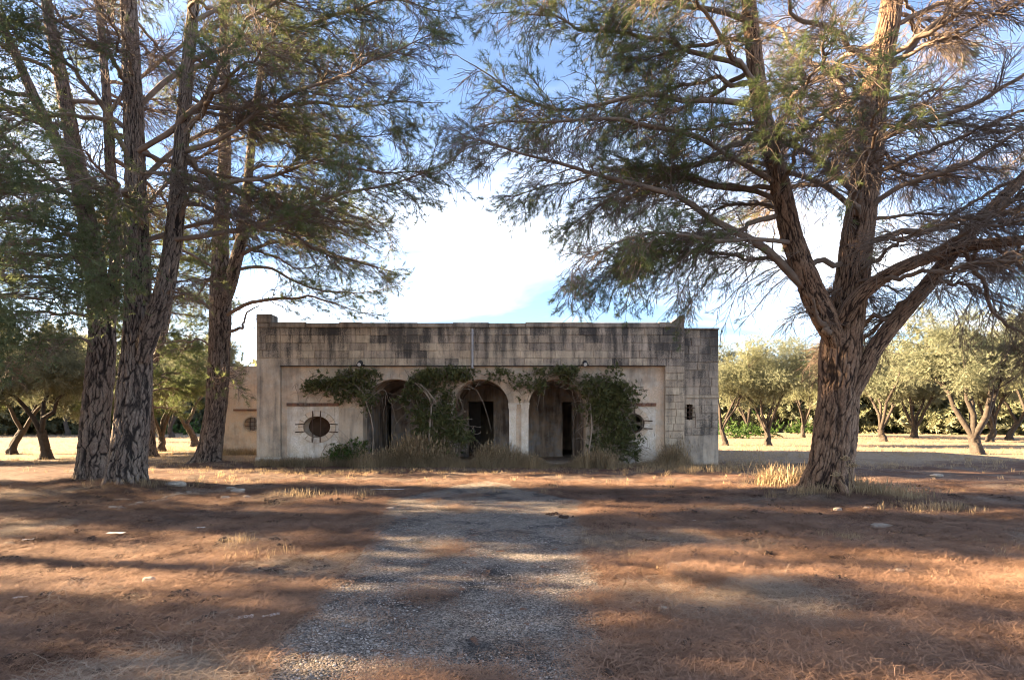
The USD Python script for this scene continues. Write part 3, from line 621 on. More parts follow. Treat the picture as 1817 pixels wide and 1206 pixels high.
def pine(name, label, cat_label, stems, limbs, auto, rng, bark=None, base=None, trunk_res=(150, 420), bounds=None, len3=0.42, sp2=0.085, sp3=0.052, dead_inner=1.6, axis=None,
         t2=(0.22, 1.0), limb_sides=7, mark='pine tree', group=None, hang=0.0, tuft_n=(2, 4), tscale=(.8, 1.3), place=None, L2=1.35, dense=False, flare=.85):
    """stems: rows x y z r each (first is the trunk); limbs: the same, taken from the photograph; auto: (stem index, n, t range, length range, azimuth centre, spread, rise)."""
    base = np.asarray(base if base is not None else stems[0][0][:3], float).copy()
    t = thing(name, label, cat_label, place if place is not None else base, group=group)
    if place is not None: pass
    for k, st in enumerate(stems):
        st = np.asarray(st, float)
        if k == 0:
            (v, f), fu = bark_tube(st, *trunk_res, flare=flare, seed=int(rng.integers(1e6)))
        else:
            (v, f), fu = bark_tube(st, int(trunk_res[0] * .45), int(trunk_res[1] * .6), plate=(.045, .38), depth=.017, seed=int(rng.integers(1e6)))
        p = obj('trunk' if k == 0 else 'stem', (v, f), bark or M_BARK_G, t, True, base)
        floats(p, 'furrow', fu)
    K1 = 22
    L1 = []
    for l in limbs:
        l = resample(np.asarray(l, float), K1); w = np.linspace(0, 1, K1)[:, None]
        o = np.stack([noise(np.stack([w[:, 0] * 5, w[:, 0] * 0 + k * 7.3, w[:, 0] * 0 + rng.uniform(0, 99)], -1), 3) - .5 for k in range(3)], 1) + .5 * np.stack([noise(np.stack([w[:, 0] * 12, w[:, 0] * 0 + k * 7.3, w[:, 0] * 0 + rng.uniform(0, 99)], -1), 3) - .5 for k in range(3)], 1)
        l[:, :3] += o * .34 * np.minimum(w * 4, 1); l[:, 3] *= .78 * (1 + .25 * (o[:, 0] + o[:, 1])); L1.append(l)
    for (si, n, (ta, tb), (la, lb), az, spread, rise) in auto:
        c = spline(np.asarray(stems[si], float), 80)
        for j in range(n):
            u = ta + (tb - ta) * (j + rng.uniform(.1, .9)) / n
            p = c[int(u * 79)]; A = az + rng.uniform(-spread, spread); ln = rng.uniform(la, lb) * (1 - .35 * max(0, (u - .5) * 2) ** 2)
            d = np.array([math.sin(A), math.cos(A), 0]); s = np.linspace(0, 1, K1)[:, None]
            rz = rng.normal(rise, .15)
            pts = p[:3] + ln * (d * s + np.array([0, 0, 1.0]) * (rz * s - .28 * s ** 2 + .12 * s ** 4)) + np.cumsum(rng.normal(0, .013 * ln, (K1, 3)) * (s > 0), 0)
            r0 = min(.017 * ln ** .8 + .01, p[3] * .6)
            L1.append(np.c_[pts, r0 * (1 - .82 * s)])
    for l in L1:
        v, f = tubes(l[None, :, :3], l[None, :, 3], limb_sides)
        obj('limb', (v, f), M_LIMB, t, True, base)
    PP, RP = np.stack([l[:, :3] for l in L1]), np.stack([l[:, 3] for l in L1])
    C2, R2, i2, t2v = spawn(PP, RP, rng, sp2, *t2, lambda u, L: np.clip(.34 * L, .5, L2) * (1.15 - .75 * u), .012, (.55, 1.05), -.12 - hang, .02, 7, .05)
    ok = np.ones(len(C2), bool)
    if bounds is not None: ok = bounds(C2[:, -1])
    C2, R2 = C2[ok], R2[ok]
    C3, R3, i3, t3v = spawn(C2, R2, rng, sp3, .12, 1.0, lambda u, L: np.full(len(u), len3) * (1.1 - .5 * u), .0075, (.4, .95), -.06 - hang * .6, .10 - hang * .2, 5, .06, 0.8)
    if bounds is not None:
        ok = bounds(C3[:, -1]); C3, R3 = C3[ok], R3[ok]
    ax = np.asarray(axis if axis is not None else base[:2])
    far = np.linalg.norm(C3[:, -1, :2] - ax, axis=1)
    live = rng.random(len(C3)) < np.clip((far - dead_inner) / 2.0 + .05, .03, .8) * np.clip((noise(C3[:, -1] * .9, 3) - .36) * 4, .08, 1)
    if dense: live = rng.random(len(C3)) < .9
    v, f = tubes(C2, R2, 4); obj('branches', (v, f), M_LIMB, t, True, base, kind='stuff')
    v, f = tubes(C3, np.maximum(R3, .0042), 3, cap=False); obj('twigs', (v, f), M_TWIG, t, True, base, kind='stuff')
    pos, dr = [], []
    CL = C3[live]; CT = np.concatenate([CL, CL[:, :0]], 1)
    tips = np.concatenate([CL[:, -1], CL[::3, 3], C2[:, -1]]); td = np.concatenate([CL[:, -1] - CL[:, -2], CL[::3, 3] - CL[::3, 2] + rng.normal(0, .03, (len(CL[::3]), 3)), C2[:, -1] - C2[:, -2]])
    far2 = np.linalg.norm(tips[:, :2] - ax, axis=1); ok = far2 > dead_inner * .8
    tips, td = tips[ok], td[ok]
    td = unit(td) + np.array([0, 0, .35]) + rng.normal(0, .2, td.shape)
    scatter(t, 'needles', TUFTS, tips, quats(td, rng), rng.uniform(*tscale, len(tips)), rng, origin=base, piece='tuft')
    STATS.append((name, len(L1), len(C2), len(C3), len(tips)))
    return t
STATS = []
def pl(rows, k=.82): return [tuple(px(u, v, d)) + (r * k,) for u, v, d, r in rows]

rp = np.random.default_rng(5)
# right foreground pine
r_trunk = pl([(1470, 893, 10.75, .46), (1472, 850, 10.75, .47), (1480, 790, 10.75, .46), (1488, 700, 10.75, .45), (1492, 620, 10.75, .45), (1506, 540, 10.75, .38), (1520, 440, 10.75, .35), (1538, 300, 10.8, .32), (1555, 150, 10.9, .28), (1580, 20, 11, .24), (1600, -150, 11, .17), (1612, -330, 11, .06)])
r_stem = pl([(1485, 610, 10.6, .22), (1462, 560, 10.45, .27), (1438, 510, 10.4, .26), (1405, 420, 10.3, .23), (1382, 320, 10.2, .21), (1352, 200, 10.1, .19), (1337, 90, 10, .17), (1325, -40, 9.9, .14), (1310, -220, 9.8, .05)])
r_st2 = pl([(1500, 720, 10.6, .16), (1535, 655, 10.5, .19), (1552, 620, 10.5, .185), (1590, 570, 10.45, .175), (1650, 500, 10.4, .165), (1720, 410, 10.3, .15), (1775, 355, 10.2, .13), (1850, 280, 10, .1), (1960, 150, 9.8, .04)])
r_st3 = pl([(1492, 575, 10.45, .16), (1512, 540, 10.25, .17), (1545, 508, 10.1, .15), (1600, 475, 9.9, .14), (1700, 440, 9.7, .125), (1817, 425, 9.4, .10), (1960, 400, 9.1, .04)])
r_limbs = [pl(x) for x in (
    [(1436, 520, 10.4, .12), (1380, 465, 10.3, .115), (1300, 408, 10.1, .10), (1220, 350, 9.9, .085), (1120, 322, 9.7, .07), (1000, 292, 9.5, .05), (900, 270, 9.3, .03), (825, 250, 9.2, .012)],
    [(1384, 330, 10.2, .09), (1310, 282, 10.0, .08), (1210, 238, 9.8, .065), (1080, 214, 9.6, .05), (950, 205, 9.4, .03), (845, 218, 9.3, .012)],
    [(1390, 360, 10.2, .09), (1330, 335, 10.6, .08), (1250, 322, 11.0, .065), (1130, 300, 11.3, .05), (1000, 330, 11.6, .03), (890, 345, 11.8, .012)],
    [(1350, 190, 10.1, .09), (1250, 172, 10.0, .08), (1130, 170, 9.8, .06), (1010, 188, 9.6, .045), (910, 150, 9.5, .03), (830, 110, 9.4, .012)],
    [(1342, 130, 10.1, .08), (1240, 92, 10.3, .075), (1120, 60, 10.6, .055), (1000, 40, 10.8, .035), (870, 30, 11, .012)],
    [(1332, 40, 9.9, .08), (1230, 10, 9.8, .07), (1100, -40, 9.6, .05), (960, -60, 9.5, .03), (840, -40, 9.4, .012)],
    [(1410, 430, 10.3, .07), (1340, 425, 9.8, .06), (1260, 420, 9.4, .05), (1170, 410, 9.1, .035), (1080, 440, 8.9, .02), (1010, 490, 8.8, .01)],
    [(1420, 445, 10.4, .06), (1350, 370, 10.8, .055), (1280, 360, 11.2, .045), (1235, 420, 11.5, .03), (1215, 520, 11.6, .012)],
    [(1528, 385, 10.7, .09), (1450, 325, 10.9, .08), (1380, 305, 11.3, .07), (1270, 285, 11.7, .05), (1160, 330, 12, .03), (1080, 380, 12.2, .012)],
    [(1532, 360, 10.7, .09), (1470, 300, 10.3, .08), (1430, 260, 9.9, .07), (1360, 240, 9.4, .05), (1280, 230, 9, .02)],
    [(1560, 120, 10.9, .09), (1480, 60, 10.6, .08), (1420, 20, 10.2, .06), (1340, -40, 9.8, .03)],
    [(1545, 240, 10.8, .10), (1500, 190, 11.4, .085), (1450, 120, 12, .07), (1390, 60, 12.6, .05), (1300, 20, 13, .02)],
    [(1560, 140, 10.9, .1), (1640, 60, 10.6, .08), (1720, 0, 10.3, .06), (1850, -60, 10, .03)],
    [(1545, 260, 10.8, .1), (1630, 215, 10.4, .085), (1720, 180, 10, .07), (1840, 120, 9.6, .04), (1950, 90, 9.3, .015)],
    [(1530, 380, 10.7, .09), (1600, 330, 10.3, .08), (1690, 300, 9.9, .07), (1800, 230, 9.5, .04), (1930, 190, 9.2, .015)],
    [(1720, 420, 10.3, .07), (1790, 450, 10.1, .055), (1850, 530, 9.9, .04), (1900, 640, 9.8, .015)],
    [(1700, 430, 10.0, .06), (1745, 520, 10.0, .05), (1800, 590, 10.0, .035), (1850, 640, 10, .012)],
    [(1470, 590, 10.35, .10), (1445, 560, 10.1, .06), (1428, 535, 9.95, .03)],
)]
pine('pine_tree', 'big pine on the right with ruddy furrowed trunk forking into bare grey limbs', 'pine tree', [r_trunk, r_stem, r_st2, r_st3], r_limbs,
     [(0, 20, (.5, .98), (2.6, 4.8), 0, math.pi, .2), (1, 14, (.4, .95), (2.2, 4.0), -1.6, 1.3, .15), (2, 11, (.4, .95), (1.8, 3.2), 1.2, 2.2, .15), (3, 9, (.35, .95), (1.6, 2.8), 1.4, 2.0, .15), (0, 12, (.45, .9), (2, 3.6), 1.7, 1.0, .12)],
     rp, bark=M_BARK_R, trunk_res=(190, 520), flare=1.15, dead_inner=3.4, hang=.22, axis=(7.6, 10.4))

# left foreground pines
a_trunk = pl([(222, 880, 11.75, .50), (226, 830, 11.75, .47), (233, 770, 11.75, .45), (240, 680, 11.75, .43), (245, 590, 11.75, .37), (243, 450, 11.8, .32), (240, 300, 11.8, .28), (235, 150, 11.9, .25), (228, 0, 12, .21), (218, -170, 12, .14), (212, -330, 12, .05)], .73)
a_st2 = pl([(250, 640, 11.6, .18), (266, 590, 11.55, .24), (290, 520, 11.5, .225), (308, 420, 11.5, .21), (318, 300, 11.4, .18), (330, 150, 11.3, .15), (345, 0, 11.2, .12), (365, -170, 11, .05)])
a_limbs = [pl(x) for x in (
    [(246, 268, 11.6, .10), (300, 235, 11.3, .085), (350, 178, 11.0, .08), (395, 105, 10.7, .065), (480, 5, 10.3, .05), (580, -90, 10, .015)],
    [(312, 425, 11.4, .09), (400, 408, 11.2, .075), (480, 388, 11, .065), (620, 342, 10.8, .045), (720, 315, 10.6, .03), (805, 285, 10.5, .01)],
    [(318, 340, 11.4, .09), (420, 318, 11.6, .07), (540, 300, 11.9, .055), (650, 300, 12.2, .03), (750, 320, 12.4, .012)],
    [(320, 270, 11.4, .09), (400, 245, 11.1, .075), (500, 180, 10.9, .06), (600, 135, 10.7, .04), (700, 95, 10.5, .025), (785, 60, 10.4, .01)],
    [(328, 190, 11.3, .09), (430, 195, 11.6, .075), (560, 180, 12, .055), (680, 185, 12.3, .03), (790, 170, 12.5, .01)],
    [(334, 110, 11.3, .08), (430, 70, 11.1, .07), (560, 30, 10.9, .05), (680, 0, 10.7, .03), (790, 10, 10.6, .01)],
    [(340, 40, 11.2, .07), (440, 0, 11.5, .06), (580, -40, 11.9, .04), (720, -30, 12.2, .02)],
    [(241, 330, 11.9, .10), (340, 255, 12.6, .085), (470, 230, 13.3, .06), (610, 245, 13.8, .035), (740, 240, 14, .012)],
    [(238, 200, 11.9, .1), (330, 120, 12.6, .085), (460, 90, 13.2, .06), (600, 95, 13.7, .035), (750, 110, 14, .012)],
    [(316, 400, 11.5, .07), (340, 345, 11.2, .06), (390, 360, 11.0, .045), (440, 395, 10.8, .02)],
    [(252, 430, 11.8, .09), (330, 405, 12.4, .075), (450, 370, 13, .05), (570, 380, 13.5, .03), (680, 400, 13.8, .012)],
    [(238, 420, 11.7, .09), (190, 340, 11.4, .075), (120, 260, 11.1, .06), (40, 210, 10.8, .035), (-60, 170, 10.6, .012)],
    [(236, 290, 11.8, .09), (200, 230, 11.2, .075), (140, 140, 10.6, .06), (60, 80, 10.1, .04), (-40, 40, 9.8, .012)],
    [(262, 545, 11.6, .04), (310, 520, 11.2, .03), (350, 545, 11, .012)],
)]
pine('pine_tree', 'nearest left pine, thick grey trunk forking to the right at two metres', 'pine tree', [a_trunk, a_st2], a_limbs,
     [(0, 16, (.5, .97), (2.4, 4.6), .8, 2.4, .12), (1, 12, (.5, .97), (2.2, 4.4), 1.4, 1.2, .15)], rp, trunk_res=(190, 520), dead_inner=2.6, hang=.06, axis=a_trunk[4][:2])

b_trunk = pl([(170, 866, 12.8, .45), (168, 820, 12.8, .43), (168, 760, 12.8, .40), (178, 660, 12.8, .38), (182, 580, 12.8, .36), (166, 450, 12.9, .28), (145, 340, 13, .25), (124, 220, 13.1, .21), (103, 110, 13.2, .18), (82, 0, 13.3, .14), (60, -180, 13.4, .05)], .74)
b_st2 = pl([(184, 610, 12.8, .15), (198, 545, 12.9, .17), (206, 440, 13.0, .155), (198, 320, 13.1, .14), (190, 180, 13.2, .12), (178, 30, 13.4, .09), (170, -120, 13.5, .04)])
b_st3 = pl([(140, 330, 12.9, .14), (100, 250, 12.6, .14), (60, 170, 12.3, .12), (20, 80, 12, .10), (-30, -40, 11.7, .05)])
b_limbs = [pl(x) for x in (
    [(172, 500, 12.8, .08), (110, 420, 12.4, .07), (50, 370, 12.1, .055), (-20, 330, 11.8, .03)],
    [(150, 370, 12.9, .09), (80, 300, 12.5, .08), (0, 240, 12.2, .05), (-90, 200, 12, .02)],
    [(180, 620, 12.7, .06), (130, 600, 12.3, .05), (70, 610, 12, .035), (10, 650, 11.7, .012)],
    [(205, 420, 12.9, .07), (290, 330, 13.6, .06), (390, 250, 14.2, .045), (520, 220, 14.8, .02)],
    [(192, 200, 13.1, .08), (280, 110, 13.8, .065), (380, 50, 14.4, .05), (520, 0, 15, .02)],
)]
pine('pine_tree', 'second left pine, knobbly dark trunk leaning away leftwards behind the nearest one', 'pine tree', [b_trunk, b_st2, b_st3], b_limbs,
     [(0, 15, (.42, .97), (2.2, 4.2), -.6, 2.6, .12), (1, 9, (.4, .95), (2, 4), .6, 1.4, .15), (2, 5, (.3, .95), (1.8, 3), -1.4, 1.2, .1)], rp, trunk_res=(160, 440), dead_inner=2.0, axis=b_trunk[4][:2])

c_trunk = pl([(368, 832, 18.1, .46), (374, 790, 18.1, .43), (384, 720, 18.1, .40), (390, 620, 18.1, .40), (392, 520, 18.1, .39), (392, 420, 18.2, .29), (398, 300, 18.3, .25), (400, 150, 18.4, .2), (396, 0, 18.5, .14), (392, -80, 18.5, .06)])
c_st2 = pl([(398, 545, 18, .2), (415, 480, 17.9, .24), (430, 410, 17.8, .2), (440, 320, 17.6, .17), (452, 200, 17.4, .13), (470, 80, 17.2, .06)])
c_limbs = [pl(x) for x in (
    [(420, 455, 17.9, .11), (480, 432, 17.6, .09), (560, 440, 17.3, .07), (640, 462, 17, .05), (705, 490, 16.8, .015)],
    [(400, 560, 18, .09), (445, 536, 17.7, .08), (520, 528, 17.4, .06), (600, 540, 17.2, .03), (660, 555, 17, .01)],
    [(412, 480, 17.9, .09), (470, 475, 18.8, .08), (550, 510, 19.8, .06), (640, 520, 20.6, .03), (700, 510, 21, .01)],
    [(436, 350, 17.7, .10), (500, 330, 17.9, .08), (580, 345, 18.2, .06), (660, 390, 18.5, .035), (700, 440, 18.7, .012)],
    [(430, 400, 17.8, .09), (500, 390, 17, .075), (590, 410, 16.4, .055), (680, 440, 16, .02)],
    [(445, 260, 17.5, .09), (520, 240, 17.4, .07), (600, 270, 17.3, .05), (680, 310, 17.2, .02)],
    [(402, 590, 18, .09), (425, 585, 18.4, .07), (440, 560, 18.8, .05), (452, 540, 19, .02)],
    [(386, 560, 18.1, .08), (330, 520, 18.0, .06), (280, 520, 18, .04), (230, 550, 18, .012)],
    [(386, 620, 18.0, .06), (340, 600, 17.7, .045), (300, 610, 17.4, .03), (270, 640, 17.2, .012)],
    [(388, 480, 18.1, .09), (320, 440, 18.4, .07), (260, 430, 18.7, .05), (200, 450, 19, .015)],
    [(393, 640, 17.8, .05), (390, 660, 17.2, .04), (380, 690, 16.8, .02)],
    [(380, 690, 17.8, .05), (400, 670, 17.0, .04), (425, 690, 16.6, .02)],
)]
pine('pine_tree', 'pine at the left end of the house with low leafy boughs over the roof', 'pine tree', [c_trunk, c_st2], c_limbs,
     [(0, 9, (.45, .98), (2.4, 4.6), 0.6, 2.6, .1), (1, 9, (.3, .97), (2.2, 4.6), 1.3, 1.5, .05)], rp, trunk_res=(120, 340), dead_inner=1.3, axis=c_trunk[4][:2], sp2=.12, sp3=.085, tscale=(1.0, 1.6))
# pines beyond the left edge of the picture and behind: one of a kind, then copies
rg = np.random.default_rng(31)
g_trunk = [(0, 0, -.1, .30), (.05, 0, 1.5, .27), (-.05, .1, 4, .24), (.1, .05, 7, .19), (.15, 0, 10, .12), (.1, 0, 12.6, .03)]
g_stem = [(-.02, .05, 3.4, .12), (.5, -.3, 4.6, .15), (1.0, -.7, 6.5, .13), (1.3, -.9, 9, .08), (1.4, -.9, 11.5, .02)]
BACKP = 'pines of the grove left of the house'
def at_q(q, x): return (x, q - .131 * x, 0)
gp = pine('pine_tree', 'pine of the grove standing out of view to the left', 'pine tree', [g_trunk, g_stem], [], [(0, 34, (.24, .98), (2.2, 3.9), 0, math.pi, .2), (1, 14, (.3, .97), (1.6, 2.8), 1.6, 2.2, .15)],
          rg, trunk_res=(70, 220), base=(0, 0, 0), place=at_q(-6.0, -17), dead_inner=.3, sp2=.13, sp3=.09, tscale=(1.3, 2.1), L2=1.5, dense=True, group=BACKP)
for k, (loc, rz, sc, lab) in enumerate([
    ((-15.1, 22.2, 0), 2.1, .9, 'slender dark pine trunk glimpsed right behind the nearest left pine'),
    (at_q(-5.0, -24), 1.6, 1.0, None), (at_q(-1.6, -16.5), 3.3, .95, None), (at_q(-1.8, -23), .3, 1.0, None), (at_q(2.5, -15.5), 5.1, (.68, .68, 1), None), (at_q(2.5, -21), 2.1, (.66, .66, 1), None),
    (at_q(7.75, -16), 0.4, (.62, .62, 1), None), (at_q(7.8, -22), 3.4, (.64, .64, 1.05), None), (at_q(10.9, -17.5), 2.7, (.42, .42, .95), None), (at_q(10.8, -24), 1.2, (.44, .44, 1.0), None), (at_q(16.8, -20.5), 1.9, (.74, .74, 1), None), (at_q(17.4, -27), 4.4, (.85, .85, 1.1), None)]):
    dup(gp, loc, rz, sc, lab or 'pine of the grove standing out of view to the left', BACKP)

u_trunk = [(0, 0, -.1, .22), (.05, 0, 1.5, .19), (-.05, .05, 3.2, .16), (.05, 0, 4.7, .13), (.05, 0, 5.75, .04)]
pine('umbrella_pine', 'young umbrella pine with a bare stem standing out of view at the left', 'pine tree', [u_trunk], [], [(0, 13, (.80, .97), (.8, 1.25), 0, math.pi, .25)], rg, trunk_res=(50, 120), base=(0, 0, 0), place=at_q(5.0, -16), dead_inner=.0, sp2=.09, sp3=.08, tscale=(1.2, 1.8), L2=.7, dense=True, group=BACKP)

# dark evergreen whose boughs hang in at the left edge
def leaf_sprig(n, seed, ln=.06, w=.018, length=.22, spread=(.5, 1.2)):
    """A short shoot along +z with narrow folded leaves on both sides."""
    r = np.random.default_rng(seed); V, F = [], []
    for k in range(n):
        z0 = length * (k + .5) / n; a = k * 2.4 + r.uniform(-.4, .4); e = r.uniform(*spread)
        d = np.array([math.cos(a) * math.sin(e), math.sin(a) * math.sin(e), math.cos(e)]); sd = np.cross(d, [0, 0, 1.0]); sd /= np.linalg.norm(sd)
        l = ln * r.uniform(.7, 1.2); b = np.array([0, 0, z0]); up = np.cross(sd, d) * w * .25
        V += [b, b + d * l * .45 - sd * w / 2 + up, b + d * l, b + d * l * .45 + sd * w / 2 + up]; F += [[4 * k, 4 * k + 1, 4 * k + 2], [4 * k, 4 * k + 2, 4 * k + 3]]
    return np.array(V), np.array(F)

ro = np.random.default_rng(77)
E0 = np.array([-11.4, 9.3, 0.])
ev = thing('evergreen_oak', 'dark leathery-leaved evergreen whose boughs hang in at the left edge', 'evergreen tree', E0)
(v, f), fu = bark_tube([(-11.4, 9.3, -.1, .3), (-11.3, 9.35, 1.5, .24), (-11.1, 9.4, 3, .2), (-10.9, 9.5, 5, .14), (-10.7, 9.6, 8, .05)], 70, 160, seed=5, plate=(.04, .2), depth=.012)
floats(obj('trunk', (v, f), M_BARK_G, ev, True, E0), 'furrow', fu)
EB = [(20, 210, 60, 60, 7.6), (-10, 300, 90, 60, 7.2), (60, 380, 75, 60, 7.6), (30, 470, 90, 60, 7.0), (130, 455, 60, 45, 7.6), (175, 500, 40, 45, 7.9), (150, 400, 45, 40, 8.0), (20, 560, 45, 50, 6.8), (-20, 620, 40, 40, 6.6), (95, 530, 60, 35, 7.4), (10, 80, 40, 60, 7.8), (180, 350, 30, 30, 8.2), (60, 30, 60, 40, 8)]
pos, dr = [], []
for u, vv, su, sv, d in EB:
    d = d + 1.7
    tip = px(u, vv, d); st = np.array([-11.1, 9.4, min(max(tip[2] - .6, 2.2), 7)])
    mid = (st + tip) / 2 + [0, 0, .35]
    l = resample(np.c_[np.array([st, mid, tip]), [.06, .04, .012]], 10)
    vv_, ff_ = tubes(l[None, :, :3], l[None, :, 3], 6); obj('limb', (vv_, ff_), M_LIMB, ev, True, E0)
    n = 16; rr = np.array([su * d / FPX, .45, sv * d / FPX])
    sub = tip + ro.normal(0, 1, (n, 3)) * rr * .75
    bs = l[ro.integers(4, 10, n), :3]
    C = np.stack([bs, (bs + sub) / 2 + [0, 0, .08], sub], 1)
    v2, f2 = tubes(C, np.tile([.012, .008, .003], (n, 1)), 4); obj('branches', (v2, f2), M_TWIG, ev, True, E0, kind='stuff')
    for q in sub:
        k = int(ro.integers(18, 32)); o = ro.normal(0, 1, (k, 3)) * np.array([.14, .14, .12]); pos.append(q + o); dr.append(o * 2 + ro.normal(0, .5, (k, 3)) + [0, 0, -.15])
pos, dr = np.concatenate(pos), np.concatenate(dr)
scatter(ev, 'leaves', [(leaf_sprig(12, 300 + k, .05, .019, .16), M_OAK) for k in range(3)], pos, quats(dr, ro), ro.uniform(.7, 1.2, len(pos)), ro, origin=E0, piece='leaf_sprig')

# olive trees
def olive(name, label, loc, rz, seed, hgt=5.5, spread=2.6, nlimb=4, mat=None, nleaf=4600, lean=.3, group='olive trees in the grove', cat='olive tree', tr=.165):
    r = np.random.default_rng(seed)
    t = thing(name, label, cat, loc, rz, group=group)
    fz = r.uniform(.7, 1.2)
    ln = r.normal(0, lean * .4, 2)
    P = [(0, 0, -.1, tr * 1.5), (.02, .02, .25, tr * 1.1), (ln[0] * .5 + .06, ln[1] * .5, fz * .6, tr * .95), (ln[0], ln[1], fz, tr)]
    (v, f), fu = bark_tube(P, 22, 26, flare=.3, seed=seed, plate=(.1, .3), depth=.03, lump=.2)
    obj('trunk', (v, f), M_OLIVEBARK, t, True)
    tips = []
    for k in range(nlimb):
        A = 2 * math.pi * (k + r.uniform(-.25, .25)) / nlimb; out = r.uniform(.5, .95) * spread; h2 = r.uniform(.6, .85) * hgt
        s = np.linspace(0, 1, 8)[:, None]
        p = np.array([ln[0], ln[1], fz - .1]) + np.hstack([math.cos(A) * out * s ** .9, math.sin(A) * out * s ** .9, (h2 - fz) * s ** .8]) + np.cumsum(r.normal(0, .09, (8, 3)) * (s > 0), 0)
        rad = tr * .62 * (1 - .85 * s[:, 0])
        vv, ff = tubes(p[None], rad[None], 6); obj('limb', (vv, ff), M_OLIVEBARK, t, True)
        PPp, RRp = p[None], rad[None]
        C, Rr, _, _ = spawn(resample(np.c_[p, rad], 12)[None, :, :3], resample(np.c_[p, rad], 12)[None, :, 3], r, .26, .35, 1.0, lambda u, L: np.full(len(u), .38 * hgt * .6), .02, (.5, 1.2), -.15, .35, 6, .06, 1.2)
        vv, ff = tubes(C, np.maximum(Rr, .006), 4); obj('branches', (vv, ff), M_OLIVEBARK, t, True, kind='stuff')
        tips += list(C[:, -1]) + list(C[:, 3]) + [p[-1]]
    tips = np.array(tips); tips = tips[tips[:, 2] > 1.0]
    cl = r.integers(0, len(tips), nleaf)
    # hollow clumps: each tip has its own size, some stay bare
    size = r.uniform(.25, .62, len(tips)) * spread / 2.6; size[r.random(len(tips)) < .12] = .1
    o = np.where(r.random((nleaf, 1)) < .1, 1.7, 1.0) * unit(r.normal(0, 1, (nleaf, 3))) * (r.uniform(.25, 1.15, (nleaf, 1)) ** .6) * size[cl][:, None] * [1, 1, .8]
    pos = tips[cl] + o + [0, 0, .1]
    pos = pos[pos[:, 2] > .8]; o = o[:len(pos)]
    scatter(t, 'crown', [(leaf_sprig(14, 400 + k + seed, .095, .026, .30), mat or M_OLIVE) for k in range(2)], pos, quats(r.normal(0, .6, pos.shape) + unit(o) + [0, 0, -.1], r), r.uniform(.7, 1.35, len(pos)), r, piece='leaf_sprig')
    return t

def gnd(u, v):
    d = gd(v); return ((u - CX) * d / FPX, d, 0.0)
OL = []
oA = olive('olive_tree', 'olive tree with a wide forked trunk between the house and the big right pine', gnd(1362, 790), 0.4, 11, 6.6, 2.7, 4)
oB = olive('olive_tree', 'tall grey-green olive with twisting dark trunk nearest the right edge', gnd(1735, 806), 1.2, 12, 7.8, 2.6, 5, nleaf=7500, tr=.21)
oC = olive('olive_tree', 'low forked olive at the left edge, nearest of the left olives', gnd(82, 814), 2.2, 13, 5.0, 2.9, 3, lean=.3, nleaf=5600, tr=.15)
oD = olive('olive_tree', 'yellowish olive seen just left of the big right pine trunk', gnd(1492, 779), .3, 14, 8.2, 3.0, 4, M_OLIVE2)
for src, (u, v), rz, sc, lab in [
    (oC, (22, 806), 4.4, .95, 'small olive at the very left edge behind the nearest left olive'),
    (oA, (286, 800), 1.3, .9, 'pale olive half hidden behind the two left pine trunks'),
    (oC, (345, 792), 1.0, 1.15, 'olive just left of the pine beside the house'),
    (oD, (168, 783), 2.0, .95, 'distant olive seen left of the second left pine trunk'),
    (oA, (305, 776), 3.9, 1.15, 'farthest olive in the gap left of the house'),
    (oD, (1286, 790), 5.0, .85, 'olive right at the corner of the house, its trunk leaning out from the wall'),
    (oD, (1322, 773), 1.9, 1.05, 'distant yellowish olive between the house corner and the forked olive'),
    (oD, (1425, 776), 3.1, .95, 'distant olive right of the forked olive, pale yellow-green'),
    (oA, (1568, 783), 2.6, 1.15, 'olive just right of the big right pine trunk'),
    (oB, (1622, 777), 3.8, 1.05, 'distant olive with a short forked trunk, second right of the big pine'),
    (oC, (1655, 769), .2, 1.4, 'far olive between the short forked olive and the tall grey-green one'),
    (oA, (1755, 784), 5.2, 1.1, 'olive standing close behind the tall grey-green one'),
    (oC, (1792, 781), 2.8, 1.2, 'olive near the right edge behind the tall grey-green one'),
    (oD, (1700, 768), .9, 1.1, 'far pale olive left of the tall grey-green one'),
    (oD, (1830, 790), 3.5, 1.0, 'olive cut by the right edge of the picture'),
    (oD, (1540, 768), 4.2, 1.2, 'far yellowish olive directly behind the big pine trunk'),
    (oA, (1385, 767), 1.7, 1.3, 'farthest olive behind the forked olive'),
    (oD, (120, 772), 5.0, 1.2, 'far olive between the two nearest left olives'),
    (oA, (225, 770), 3.0, 1.3, 'far olive showing between the two left pine trunks')]:
    dup(src, gnd(u, v), rz, sc, lab)
rw = np.random.default_rng(91)
n = 26000
ang = rw.uniform(-.85, .85, n); dist = rw.uniform(72, 105, n)
hx_ = np.sin(ang) * dist; hy_ = np.cos(ang) * dist
top = 5.0 + 5.0 * noise(np.stack([hx_ * .11, hy_ * .08, hx_ * 0], -1), 4) + 1.5 * noise(np.stack([hx_ * .4, hy_ * .3, hx_ * 0], -1), 5)
zz = .1 + (top - .1) * rw.random(n)
scatter(None, 'far_wood', [(leaf_sprig(40, 500 + k, .34, .15, 1.2, (.3, 1.4)), m) for k, m in enumerate((M_OLIVE, M_OLIVE2, M_OLIVE2))], np.stack([hx_, hy_, zz], 1), quats(rw.normal(0, 1, (n, 3)), rw), rw.uniform(.9, 1.9, n), rw, 'belt of olive wood closing the view behind the grove', 'wood', piece='leaf_sprig')
n = 900
cen = np.array([gnd(*q)[:2] for q in ((330, 771), (1300, 772), (1650, 768), (1690, 769), (1725, 768), (1600, 768), (1780, 769), (1420, 769), (260, 770), (1320, 777))])
ci = rw.integers(0, len(cen), n)
